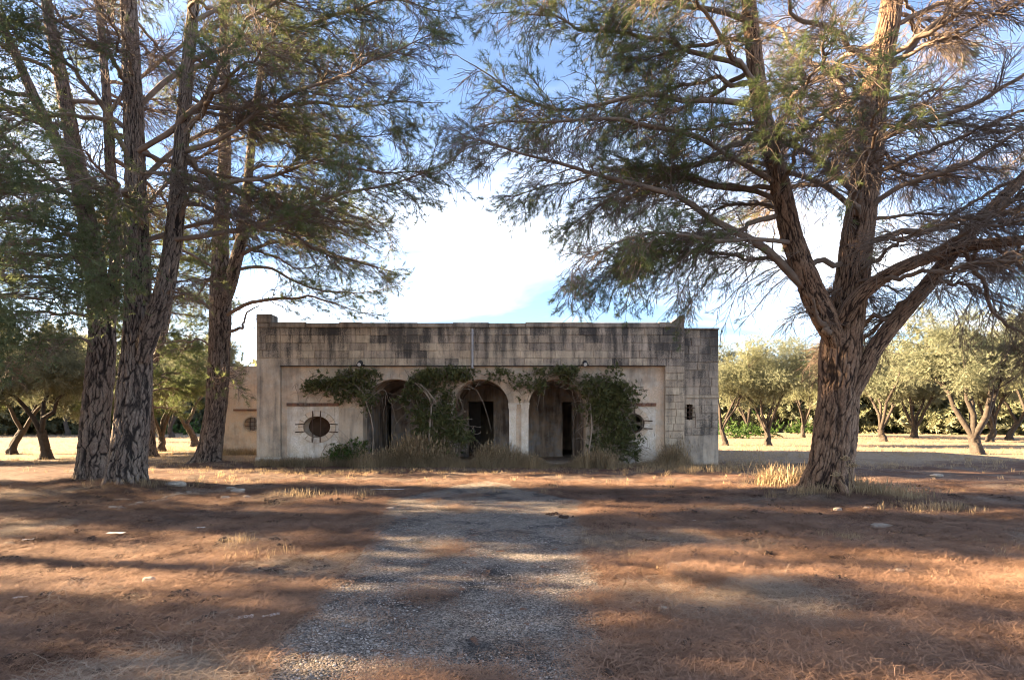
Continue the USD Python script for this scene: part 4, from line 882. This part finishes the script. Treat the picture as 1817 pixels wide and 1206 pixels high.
pu = np.c_[cen[ci] + rw.normal(0, 1, (n, 2)) * [1.5, .6], np.abs(rw.normal(0, .5, n)) + .1]
scatter(None, 'undergrowth', [(leaf_sprig(20, 520 + k, .16, .08, .4, (.3, 1.4)), M_SHRUB) for k in range(2)], pu, quats(rw.normal(0, 1, (n, 3)) + [0, 0, .6], rw), rw.uniform(.8, 1.6, n), rw, 'low bright green undergrowth beneath the far olive trees', 'undergrowth', piece='leaf_sprig')
# ---------------------------------------------------------------- climbing plants on the arches
rv = np.random.default_rng(63)
LEAFV = [(leaf_sprig(9, 600 + k, .07, .045, .16, (.6, 1.4)), M_VINE) for k in range(3)]
def vine(name, label, blobs, stems, cat='climber', twigs=60, pale=.5, d=17.9, mats=None, root=None, droop=-.25):
    """blobs: u v su sv count in photo pixels at the wall; stems: pixel polylines."""
    base = px(root[0], root[1], d) if root else np.array([0, d, 0]); base[2] = 0
    t = thing(name, label, cat, base)
    lines = []
    for st in stems:
        p = np.array([np.r_[px(u, v, d - .05 - rv.uniform(0, .18)), rr] for u, v, rr in st]); l = resample(p, 12); lines.append(l)
        vv, ff = tubes(l[None, :, :3], l[None, :, 3], 5); obj('stem', (vv, ff), M_VINESTEM, t, True, base)
    pos, nr, tw = [], [], []
    for u, v, su, sv, n in blobs:
        c = np.stack([rv.normal(u, su, n), rv.normal(v, sv, n)], 1)
        c = c[(c[:, 1] < 828)]
        # gather into small shoots
        m = max(3, n // 7); hub = c[rv.integers(0, len(c), m)]; k = rv.integers(0, m, len(c)); c = hub[k] + (c - hub[k]) * .28
        dep = np.abs(rv.normal(0, .17, len(c))) + .03
        pos.append(np.stack([(c[:, 0] - CX) * HK, 18.05 - dep, EYE - (c[:, 1] - HY) * HK], 1))
        a = np.stack([(hub[:, 0] - CX) * HK, 17.98 - rv.uniform(0, .2, m), EYE - (hub[:, 1] - HY) * HK], 1)
        e = rv.normal(0, 1, (m, 3)) * [.5, .14, .4] + [0, -.06, -.08]; e *= np.minimum(1, .55 / np.linalg.norm(e, axis=1, keepdims=True))
        s = np.linspace(0, 1, 6)[None, :, None]
        tw.append(a[:, None] - e[:, None] * .4 + e[:, None] * s * 1.3 + np.array([0, 0, droop]) * s ** 2 * rv.uniform(.2, 1.3, (m, 1, 1)) + np.cumsum(rv.normal(0, .02, (m, 6, 3)), 1))
    if pos:
        pos = np.concatenate(pos); pos = pos[pos[:, 2] > .02]
        scatter(t, 'leaves', mats or LEAFV, pos, quats(rv.normal(0, .7, pos.shape) + [0, -.6, .1], rv), rv.uniform(.6, 1.25, len(pos)), rv, origin=base, piece='leaf_sprig')
        tw = np.concatenate(tw); tw[:, :, 2] = np.maximum(tw[:, :, 2], .03)
        vv, ff = tubes(tw, np.linspace(.009, .003, 6)[None].repeat(len(tw), 0), 4); obj('twigs', (vv, ff), M_VINESTEM, t, True, base, kind='stuff')
    return t
vine('climbing_vine', 'dense green climber bulging over the wall right of the third arch', [(1075, 720, 24, 26, 825), (1100, 700, 20, 20, 385), (1060, 690, 14, 14, 231), (1090, 760, 24, 24, 495), (1106, 778, 8, 20, 137), (1085, 805, 26, 14, 286), (1128, 800, 6, 18, 33), (1048, 682, 14, 8, 88)],
     [[(1040, 830, .03), (1050, 760, .026), (1048, 700, .02), (1072, 675, .008)], [(1075, 830, .02), (1078, 760, .016), (1095, 690, .008)], [(1055, 705, .008), (1062, 680, .008), (1058, 690, .006), (1072, 725, .005)]], root=(1045, 825))
vine('climbing_vine', 'straggly climber with pale bare stems hanging between the first and second arches', [(752, 672, 16, 10, 209), (735, 690, 14, 12, 165), (790, 663, 26, 8, 231), (815, 668, 14, 8, 132), (770, 690, 22, 12, 66), (785, 735, 22, 22, 420), (762, 760, 18, 26, 330), (800, 765, 20, 18, 330), (772, 800, 24, 14, 330), (745, 725, 12, 18, 160), (825, 780, 10, 10, 60), (725, 706, 10, 9, 49)],
     [[(760, 826, .03), (762, 760, .035), (765, 715, .03), (748, 690, .02), (728, 672, .01)], [(778, 826, .022), (770, 770, .02), (766, 712, .02), (800, 690, .012), (835, 682, .008), (858, 715, .007), (872, 765, .004)],
      [(766, 712, .02), (742, 680, .012), (715, 700, .008), (690, 725, .005)], [(835, 690, .008), (815, 692, .007), (820, 720, .005), (828, 735, .003)], [(752, 690, .008), (778, 722, .005), (790, 745, .004)], [(775, 715, .02), (760, 695, .016), (745, 680, .01)]], root=(765, 825))
vine('climbing_vine', 'tangled climber of grey twigs hanging on the wall left of the first arch', [(590, 680, 28, 10, 231), (560, 690, 14, 8, 82), (625, 668, 22, 8, 143), (640, 690, 24, 14, 181), (615, 700, 30, 8, 77), (652, 664, 14, 5, 60), (655, 715, 14, 12, 55)],
     [[(660, 826, .022), (662, 760, .02), (650, 715, .02), (640, 690, .015), (600, 672, .01), (550, 688, .005)], [(648, 712, .015), (680, 690, .01), (690, 712, .006), (702, 722, .004)], [(640, 715, .012), (610, 690, .009), (590, 705, .004)]], root=(655, 740))
vine('climbing_vine', 'thin creeper following the curve of the third arch', [(985, 662, 24, 5, 165), (955, 676, 12, 8, 82), (1015, 668, 12, 7, 82), (900, 672, 24, 8, 60), (930, 690, 10, 10, 49), (880, 660, 20, 4, 33), (1020, 655, 8, 3, 22)],
     [[(935, 712, .012), (945, 685, .01), (968, 668, .009), (1000, 664, .007), (1028, 690, .004)], [(925, 700, .009), (905, 675, .007), (880, 664, .004)]], root=(940, 712))
vine('green_bush', 'low bright green bush at the wall foot below the left oval window', [(600, 812, 14, 10, 231), (630, 808, 15, 10, 231), (615, 790, 18, 10, 66), (645, 815, 8, 7, 60)],
     [[(610, 828, .012), (605, 790, .008), (590, 765, .004)], [(630, 828, .012), (622, 785, .008), (600, 760, .004)], [(640, 828, .01), (630, 800, .007), (645, 775, .003)], [(612, 828, .008), (590, 805, .005), (575, 790, .003)], [(625, 815, .008), (612, 780, .006), (590, 775, .003)]], cat='bush', mats=[(leaf_sprig(9, 640, .07, .04, .16, (.6, 1.4)), M_SHRUB), (LEAFV[0][0], M_VINE)], root=(615, 825), droop=-.1)

# ---------------------------------------------------------------- grass, litter, gravel
def grass_tuft(n, seed, hgt=.3, w=.006, lean=.5, spread=.06, head=False):
    r = np.random.default_rng(seed); V, F = [], []
    for k in range(n):
        a = r.uniform(0, 6.28); d = np.array([math.cos(a), math.sin(a), 0]); sd = np.array([-d[1], d[0], 0]); b = np.r_[r.normal(0, spread, 2), -.02]
        h = hgt * r.uniform(.45, 1.1); l = h * r.uniform(.1, lean)
        p1 = b + d * l * .3 + [0, 0, h * .6]; p2 = b + d * l * 1.1 + [0, 0, h * r.uniform(.8, 1)]
        i = len(V); V += [b - sd * w / 2, b + sd * w / 2, p1 - sd * w * .4, p1 + sd * w * .4, p2]; F += [[i, i + 1, i + 3], [i, i + 3, i + 2], [i + 2, i + 3, i + 4]]
        if head and r.random() < .35:
            i = len(V); V += [p2 - sd * w * 1.5 - [0, 0, .06], p2 + sd * w * 1.5 - [0, 0, .06], p2 + [0, 0, .05]]; F += [[i, i + 1, i + 2]]
    return np.array(V), np.array(F)
rs = np.random.default_rng(55)
def flat_q(n): return quats(np.c_[rs.normal(0, .12, (n, 2)), np.ones(n)], rs)
def field(name, label, cat, protos, xy, sc, piece):
    p = np.c_[xy, height(xy[:, 0], xy[:, 1])]
    return scatter(None, name, protos, p, flat_q(len(p)), sc, rs, label, cat, piece=piece)
def in_house(x, y): return ((x > -8.62) & (x < 7.0) & (y > 17.95)) | ((x < -8) & (x > -13.2) & (y > 23.9) & (y < 32))

# tall weeds along the house front
n = 4200
u = np.concatenate([rs.normal(930, 120, n // 2), rs.uniform(640, 1275, n // 2)]); y_ = 17.95 - np.abs(rs.normal(0, .55, n)); x_ = (u - CX) * HK
hs = np.clip((.12 + 1.75 * noise(np.stack([x_ * 1.3, y_ * .9, x_ * 0], -1), 8) ** 2.4) * (1 - .35 * (17.95 - y_)) * rs.uniform(.45, 1.35, n), .12, 1.45)
p = np.c_[x_, y_, height(x_, y_)]
scatter(None, 'tall_weeds', [(grass_tuft(16, 700 + k, .85, .009, .7, .09, True), M_DRYG if k < 2 else M_DRY) for k in range(4)], p, flat_q(n), hs, rs, 'tall dull dry weeds crowding the foot of the arches', 'weeds', piece='grass_tuft')
n = 900
u = rs.uniform(388, 660, n); y_ = np.where(u < 455, 23.9 - np.abs(rs.normal(0, .5, n)), 17.9 - np.abs(rs.normal(0, .3, n))); x_ = (u - CX) * y_ / FPX
scatter(None, 'low_weeds', [(grass_tuft(14, 710 + k, .4, .008, .8, .09), M_DRYG) for k in range(3)], np.c_[x_, y_, height(x_, y_)], flat_q(n), rs.uniform(.4, 1.1, n), rs, 'short dry weeds along the left foot of the house', 'weeds', piece='grass_tuft')
# golden grass: in the field, around the right pine, sprinkled
DT = [(grass_tuft(14, 720 + k, .26, .007, .9, .07, k == 0), M_DRY) for k in range(4)]
n = 26000
d_ = 11 + 50 * rs.random(n) ** 1.7; a_ = rs.uniform(-.80, .80, n); x_, y_ = np.tan(a_) * d_, d_
keep = ~in_house(x_, y_) & (rs.random(n) < np.clip((y_ - 14.5) / 10 - .1 + 1.4 * (noise(np.stack([x_ * .4, y_ * .4, x_ * 0], -1), 2) - .5), .02, 1)) & ~((np.abs(x_) < 8) & (y_ < 17.2) & (y_ > 15.0))
field('dry_grass', 'thin golden dry grass spread over the olive field', 'grass', DT, np.c_[x_, y_][keep], rs.uniform(.28, .75, keep.sum()), 'grass_tuft')
cl = [(1405, 862, .38, .25, 75, 1.9), (1530, 880, .35, .2, 90, 1.35), (1590, 885, .4, .2, 60, .9), (1670, 905, .5, .2, 45, .7), (1390, 850, .3, .25, 30, 1.5), (580, 838, 2.0, .35, 300, .4), (900, 836, 4, .35, 300, .35), (640, 880, .3, .2, 10, .8), (540, 880, .3, .15, 25, .7), (425, 965, .10, .07, 9, .7), (480, 985, .25, .12, 8, .5), (1110, 990, .4, .5, 20, .35), (1090, 960, .3, .3, 16, .4), (1500, 960, .2, .15, 12, .5), (1600, 970, .8, .4, 16, .35), (205, 870, .35, .1, 20, .8), (1240, 835, 1.2, .5, 160, .9), (265, 870, .3, .15, 20, .7), (1440, 885, .3, .15, 40, .9)]
xy, sc = [], []
for u, v, sx, sy, n, h in cl:
    g = gnd(u, v); xy.append(np.c_[rs.normal(g[0], sx, n), rs.normal(g[1], sy, n)]); sc.append(h * rs.uniform(.6, 1.3, n))
xy, sc = np.concatenate(xy), np.concatenate(sc); k = ~in_house(xy[:, 0], xy[:, 1]); 
field('grass_tufts', 'golden dry grass tufts around the right pine and before the house', 'grass', DT, xy[k], sc[k], 'grass_tuft')

def litter(n, seed, rad=.2, ln=.12, w=.0024):
    r = np.random.default_rng(seed); V, F = [], []
    for k in range(n):
        a, rr = r.uniform(0, 6.28), rad * math.sqrt(r.random()); c = np.array([math.cos(a) * rr, math.sin(a) * rr, r.uniform(.002, .02)]); b = r.uniform(0, 6.28)
        d = np.array([math.cos(b), math.sin(b), r.normal(0, .14)]); sd = np.array([-d[1], d[0], 0]); l = ln * r.uniform(.6, 1.1); bow = sd * l * r.uniform(-.12, .12)
        i = len(V); V += [c - d * l / 2 - sd * w / 2, c - d * l / 2 + sd * w / 2, c + bow - sd * w / 2, c + bow + sd * w / 2, c + d * l / 2]; F += [[i, i + 1, i + 3], [i, i + 3, i + 2], [i + 2, i + 3, i + 4]]
    return np.array(V), np.array(F)
LT = [(litter(110, 800 + k, .22, .10), M_LITTER) for k in range(4)] + [(litter(60, 810 + k, .2, .13, .002), M_PALELITTER) for k in range(2)]
def spread_view(n, y0, y1, pw, side=1.0):
    y = y0 + (y1 - y0) * rs.random(n) ** pw; x = rs.uniform(-1, 1, n) * (y * .97 + .3) * side; return x, y
x_, y_ = spread_view(26000, 2.2, 13.5, 1.15)
pm = path_mask(x_, y_); pat = noise(np.stack([x_ * 1.3, y_ * 1.3, x_ * 0], -1), 60)
keep = (rs.random(len(x_)) < np.where(pm < -.12, .55 + .8 * (pat - .3), np.where(pm < .06, .4, .02 + .6 * (pat > .86)))) & ~((y_ > 12.5) & (rs.random(len(x_)) < .5))
xy = np.c_[x_, y_][keep]; pale = noise(np.stack([xy[:, 0] * .9 + 9, xy[:, 1] * .9, xy[:, 0] * 0], -1), 61)
sel = pale + rs.normal(0, .08, len(pale)) > .75
p = np.c_[xy, height(xy[:, 0], xy[:, 1])]
scatter(None, 'needle_litter', LT[:4], p[~sel], flat_q((~sel).sum()), np.c_[np.ones((~sel).sum())[:, None].repeat(2, 1) * rs.uniform(.7, 1.3, ((~sel).sum(), 1)), rs.uniform(.6, 2.2, ((~sel).sum(), 1))], rs, 'red-brown fallen pine needles carpeting the ground on both sides of the path', 'pine needles', piece='needle_wisp')
scatter(None, 'bleached_litter', LT[4:], p[sel], flat_q(sel.sum()), rs.uniform(.8, 1.4, sel.sum()), rs, 'pale bleached needles and straw lying in wisps over the brown litter', 'straw', piece='needle_wisp')

def pebble(seed):
    r = np.random.default_rng(seed); m = trimesh.creation.icosphere(1, 1.0); v = np.asarray(m.vertices) * (1 + r.normal(0, .13, (len(m.vertices), 1))) * r.uniform([.7, .6, .4], [1.2, 1, .65]); return v, np.asarray(m.faces)
x_ = rs.uniform(-2.4, 1.4, 42000); y_ = 2.3 + 8 * rs.random(42000) ** 2.0
keep = (path_mask(x_, y_) > .02) & (noise(np.stack([x_ * 2.2, y_ * 2.2, x_ * 0], -1), 71) + rs.normal(0, .12, len(x_)) > .42)
xy = np.c_[x_, y_][keep]
scatter(None, 'gravel', [(pebble(820), M_PEBBLE), (pebble(821), M_PEBBLE2), (pebble(822), M_PEBBLE2), (pebble(823), M_PEBBLE)], np.c_[xy, height(xy[:, 0], xy[:, 1]) + .001], quats(rs.normal(0, .3, (len(xy), 3)) + [0, 0, 1], rs), .0035 + .0075 * rs.random(len(xy)) ** 2.2, rs, 'loose grey and pale gravel on the path', 'gravel', piece='pebble', weights=[.28, .27, .25, .2])
def rock(seed, sx, sy, sz):
    r = np.random.default_rng(seed); m = trimesh.creation.icosphere(3, 1.0); v = np.asarray(m.vertices)
    v = v * (1 + .45 * (noise(v * 1.3 + seed, seed)[:, None] - .5) + .18 * (noise(v * 3.5 + seed, seed + 1)[:, None] - .5)); v = np.sign(v) * np.abs(v) ** .85
    return v * [sx, sy, sz], np.asarray(m.faces)
# dark clumps of soil
cu = [(370, 1070), (330, 1058), (430, 1015), (395, 962), (490, 960), (310, 1055), (1085, 1190), (220, 1062), (1420, 978), (1330, 960), (1345, 952), (1345, 915), (1390, 905), (1310, 990), (1250, 1080), (1600, 1155), (1495, 1150), (1760, 1185), (1455, 868), (1650, 870), (1620, 862), (1350, 985), (1290, 1000), (1160, 905), (1110, 900), (1245, 912), (1560, 960), (210, 1185), (350, 1103), (300, 1095), (90, 1060), (160, 960), (1000, 918), (980, 912), (565, 885), (590, 890), (540, 868)]
cp, cs = [], []
for u, v in cu:
    g = gnd(u, v); n = int(rs.integers(7, 20)); cp.append(np.c_[rs.normal(g[0], .055 * (g[1] / 6) ** .5, n), rs.normal(g[1], .04, n)]); cs.append(rs.uniform(.008, .036, n) )
for k in range(330):
    y = 2.6 + 10 * rs.random() ** 1.2; x = rs.uniform(-1, 1) * y * .95
    if path_mask(np.array([x]), np.array([y]))[0] > -.2: continue
    n = int(rs.integers(5, 18)); cp.append(np.c_[rs.normal(x, .05 * (y / 5) ** .5, n), rs.normal(y, .035, n)]); cs.append(rs.uniform(.004, .022, n) * (y / 5) ** .3)
cp, cs = np.concatenate(cp), np.concatenate(cs)
scatter(None, 'soil_clods', [(rock(830 + k, 1, .85, .7), M_CLOD) for k in range(3)], np.c_[cp, height(cp[:, 0], cp[:, 1]) + cs * .5], quats(rs.normal(0, .3, (len(cp), 3)) + [0, 0, 1], rs), cs, rs, 'clumps of dark crumbly soil turned up among the pine needles', 'soil', piece='clod')

# ---------------------------------------------------------------- stones, litter and other single things
for k, (u, v, sx, sy, sz, lab) in enumerate([
    (312, 866, .20, .12, .07, 'long pale stone right of the nearest left pine trunk'), (1566, 935, .17, .08, .035, 'flat pale stone on the ground in front of the right pine'), (1177, 1083, .05, .035, .028, 'white pebble right of the path in the foreground'),
    (1663, 845, .16, .1, .05, 'pale slab-like stone on the dark ground right of the big pine'), (423, 874, .14, .1, .06, 'largest stone of the pale rubble left of the path'), (400, 882, .09, .07, .05, 'small rubble stone left of the largest rubble piece'),
    (438, 880, .08, .06, .04, 'small rubble stone right of the largest rubble piece'), (410, 866, .1, .06, .04, 'small rubble stone behind the largest rubble piece'), (1487, 907, .07, .05, .04, 'white stone lying in the grass right below the pine trunk'),
    (1537, 906, .05, .04, .03, 'small stone right of the white one below the pine'), (1596, 1014, .045, .03, .02, 'pale pebble in the sunlit patch at the right'), (265, 1033, .06, .045, .04, 'rounded brownish stone at the lower edge of the left sunlit patch'), (16, 967, .06, .04, .03, 'pale stone at the left edge beside crumpled paper'),
    (1205, 825 + 296, .03, .02, .015, 'tiny white stone right of the path nearest the camera'), (693, 901, .07, .05, .02, 'pale flat stone at the left edge of the path'), (1005, 800, .1, .08, .06, 'pale stone among the weeds under the third arch'), (215, 885, .2, .05, .02, 'low strip of bare limestone in front of the left pines')]):
    g = gnd(u, v)
    obj2 = obj('stone', tuple([rock(900 + k, sx, sy, sz)[0] + [g[0], g[1], float(height(g[0], g[1])) + sz * .35], rock(900 + k, sx, sy, sz)[1]]), M_ROCK, None, True, label=lab, cat='stone')
# bare limestone streak in front of the left pines
x_ = rs.uniform(0, 1, 46)
a0, a1 = np.array(gnd(200, 903)[:2]), np.array(gnd(345, 872)[:2])
pp = a0 + (a1 - a0) * x_[:, None] + rs.normal(0, .07, (46, 2))
scatter(None, 'limestone_chips', [(rock(950 + k, 1, .8, .4), M_ROCK) for k in range(2)], np.c_[pp, height(pp[:, 0], pp[:, 1]) + .004], quats(rs.normal(0, .15, (46, 3)) + [0, 0, 1], rs), rs.uniform(.02, .085, 46), rs, 'streak of broken pale limestone chips running past the left pines', 'rubble', piece='chip')

def paper(sx, sy, seed):
    r = np.random.default_rng(seed); n = 9; gxx, gyy = np.meshgrid(np.linspace(-1, 1, n), np.linspace(-1, 1, n)); x = gxx * sx * (1 + .25 * noise(np.stack([gyy * 2, gyy * 0, gyy * 0], -1), seed)); y = gyy * sy * (1 + .3 * noise(np.stack([gxx * 2, gxx * 0, gxx * 0], -1), seed + 1))
    z = .35 * min(sx, sy) * (noise(np.stack([gxx * 2.6, gyy * 2.6, gxx * 0], -1), seed + 2)) + .01
    v = np.stack([x, y, z], -1).reshape(-1, 3); i, j = np.meshgrid(np.arange(n - 1), np.arange(n - 1), indexing='ij'); a = (i * n + j).ravel(); q = np.stack([a, a + 1, a + n + 1, a + n], 1); f = np.vstack([q[:, [0, 1, 2]], q[:, [0, 2, 3]]])
    return np.vstack([v, v - [0, 0, .0012]]), np.vstack([f, f[:, ::-1] + n * n])
for k, (u, v, sx, sy, rz, lab) in enumerate([(481, 1096, .058, .022, .5, 'crumpled white paper scrap nearest the camera, left of the path'), (50, 963, .05, .025, .5, 'white paper scrap at the left edge behind the sunlit patch'), (356, 941, .045, .03, .1, 'white paper scrap in the shade behind the left sunlit patch'),
    (36, 1065, .04, .02, .2, 'small white paper scrap below the left sunlit patch'), (687, 871, .30, .035, .05, 'long white strip of litter lying across the far end of the path'), (205, 952, .09, .03, .05, 'flat pale scrap in the shade left of the path'), (435, 1100, .05, .03, .3, 'greyish crumpled scrap left of the nearest paper'), (1232, 925, .02, .015, 0, 'tiny white scrap between the path and the right pine')]):
    g = gnd(u, v); vv, ff = paper(sx, sy, 40 + k); c, s = math.cos(rz), math.sin(rz); vv = vv @ np.array([[c, s, 0], [-s, c, 0], [0, 0, 1]]) + [g[0], g[1], float(height(g[0], g[1])) + .012]
    obj('paper_scrap', (vv, ff), M_PAPER, None, True, label=lab, cat='paper')
# dry umbel stalk in front of the right pine
g = np.array(gnd(1505, 890)); st = thing('dry_umbel', 'tall dry umbel stalk with pale seed heads in front of the right pine trunk', 'dry plant', g)
for tip, mid in ((px(1500, 817, g[1]), px(1508, 850, g[1])), (px(1512, 829, g[1]), px(1512, 855, g[1])), (px(1485, 846, g[1]), px(1498, 862, g[1]))):
    l = resample(np.c_[np.array([g, mid, tip]), [.006, .005, .003]], 8); vv, ff = tubes(l[None, :, :3], l[None, :, 3], 5); h = obj('stalk', (vv, ff), M_DRY, st, True, g)
    ray = unit(np.c_[rs.normal(0, 1, (34, 2)), rs.uniform(.4, 1.4, 34)]) * rs.uniform(.07, .12, (34, 1))
    C = tip + ray[:, None] * np.linspace(0, 1, 3)[None, :, None]; vv, ff = tubes(C, np.tile([.0025, .002, .0035], (34, 1)), 3)
    ex = [trimesh.creation.icosphere(0, .011) for _ in ray]
    mb = MB().add(vv, ff) or MB(); mb = MB(); mb.add(vv, ff)
    for e, q in zip(ex, ray): mb.add(np.asarray(e.vertices) + tip + q, e.faces)
    obj('seed_head', mb.mesh(), M_DRY, h, False, g)
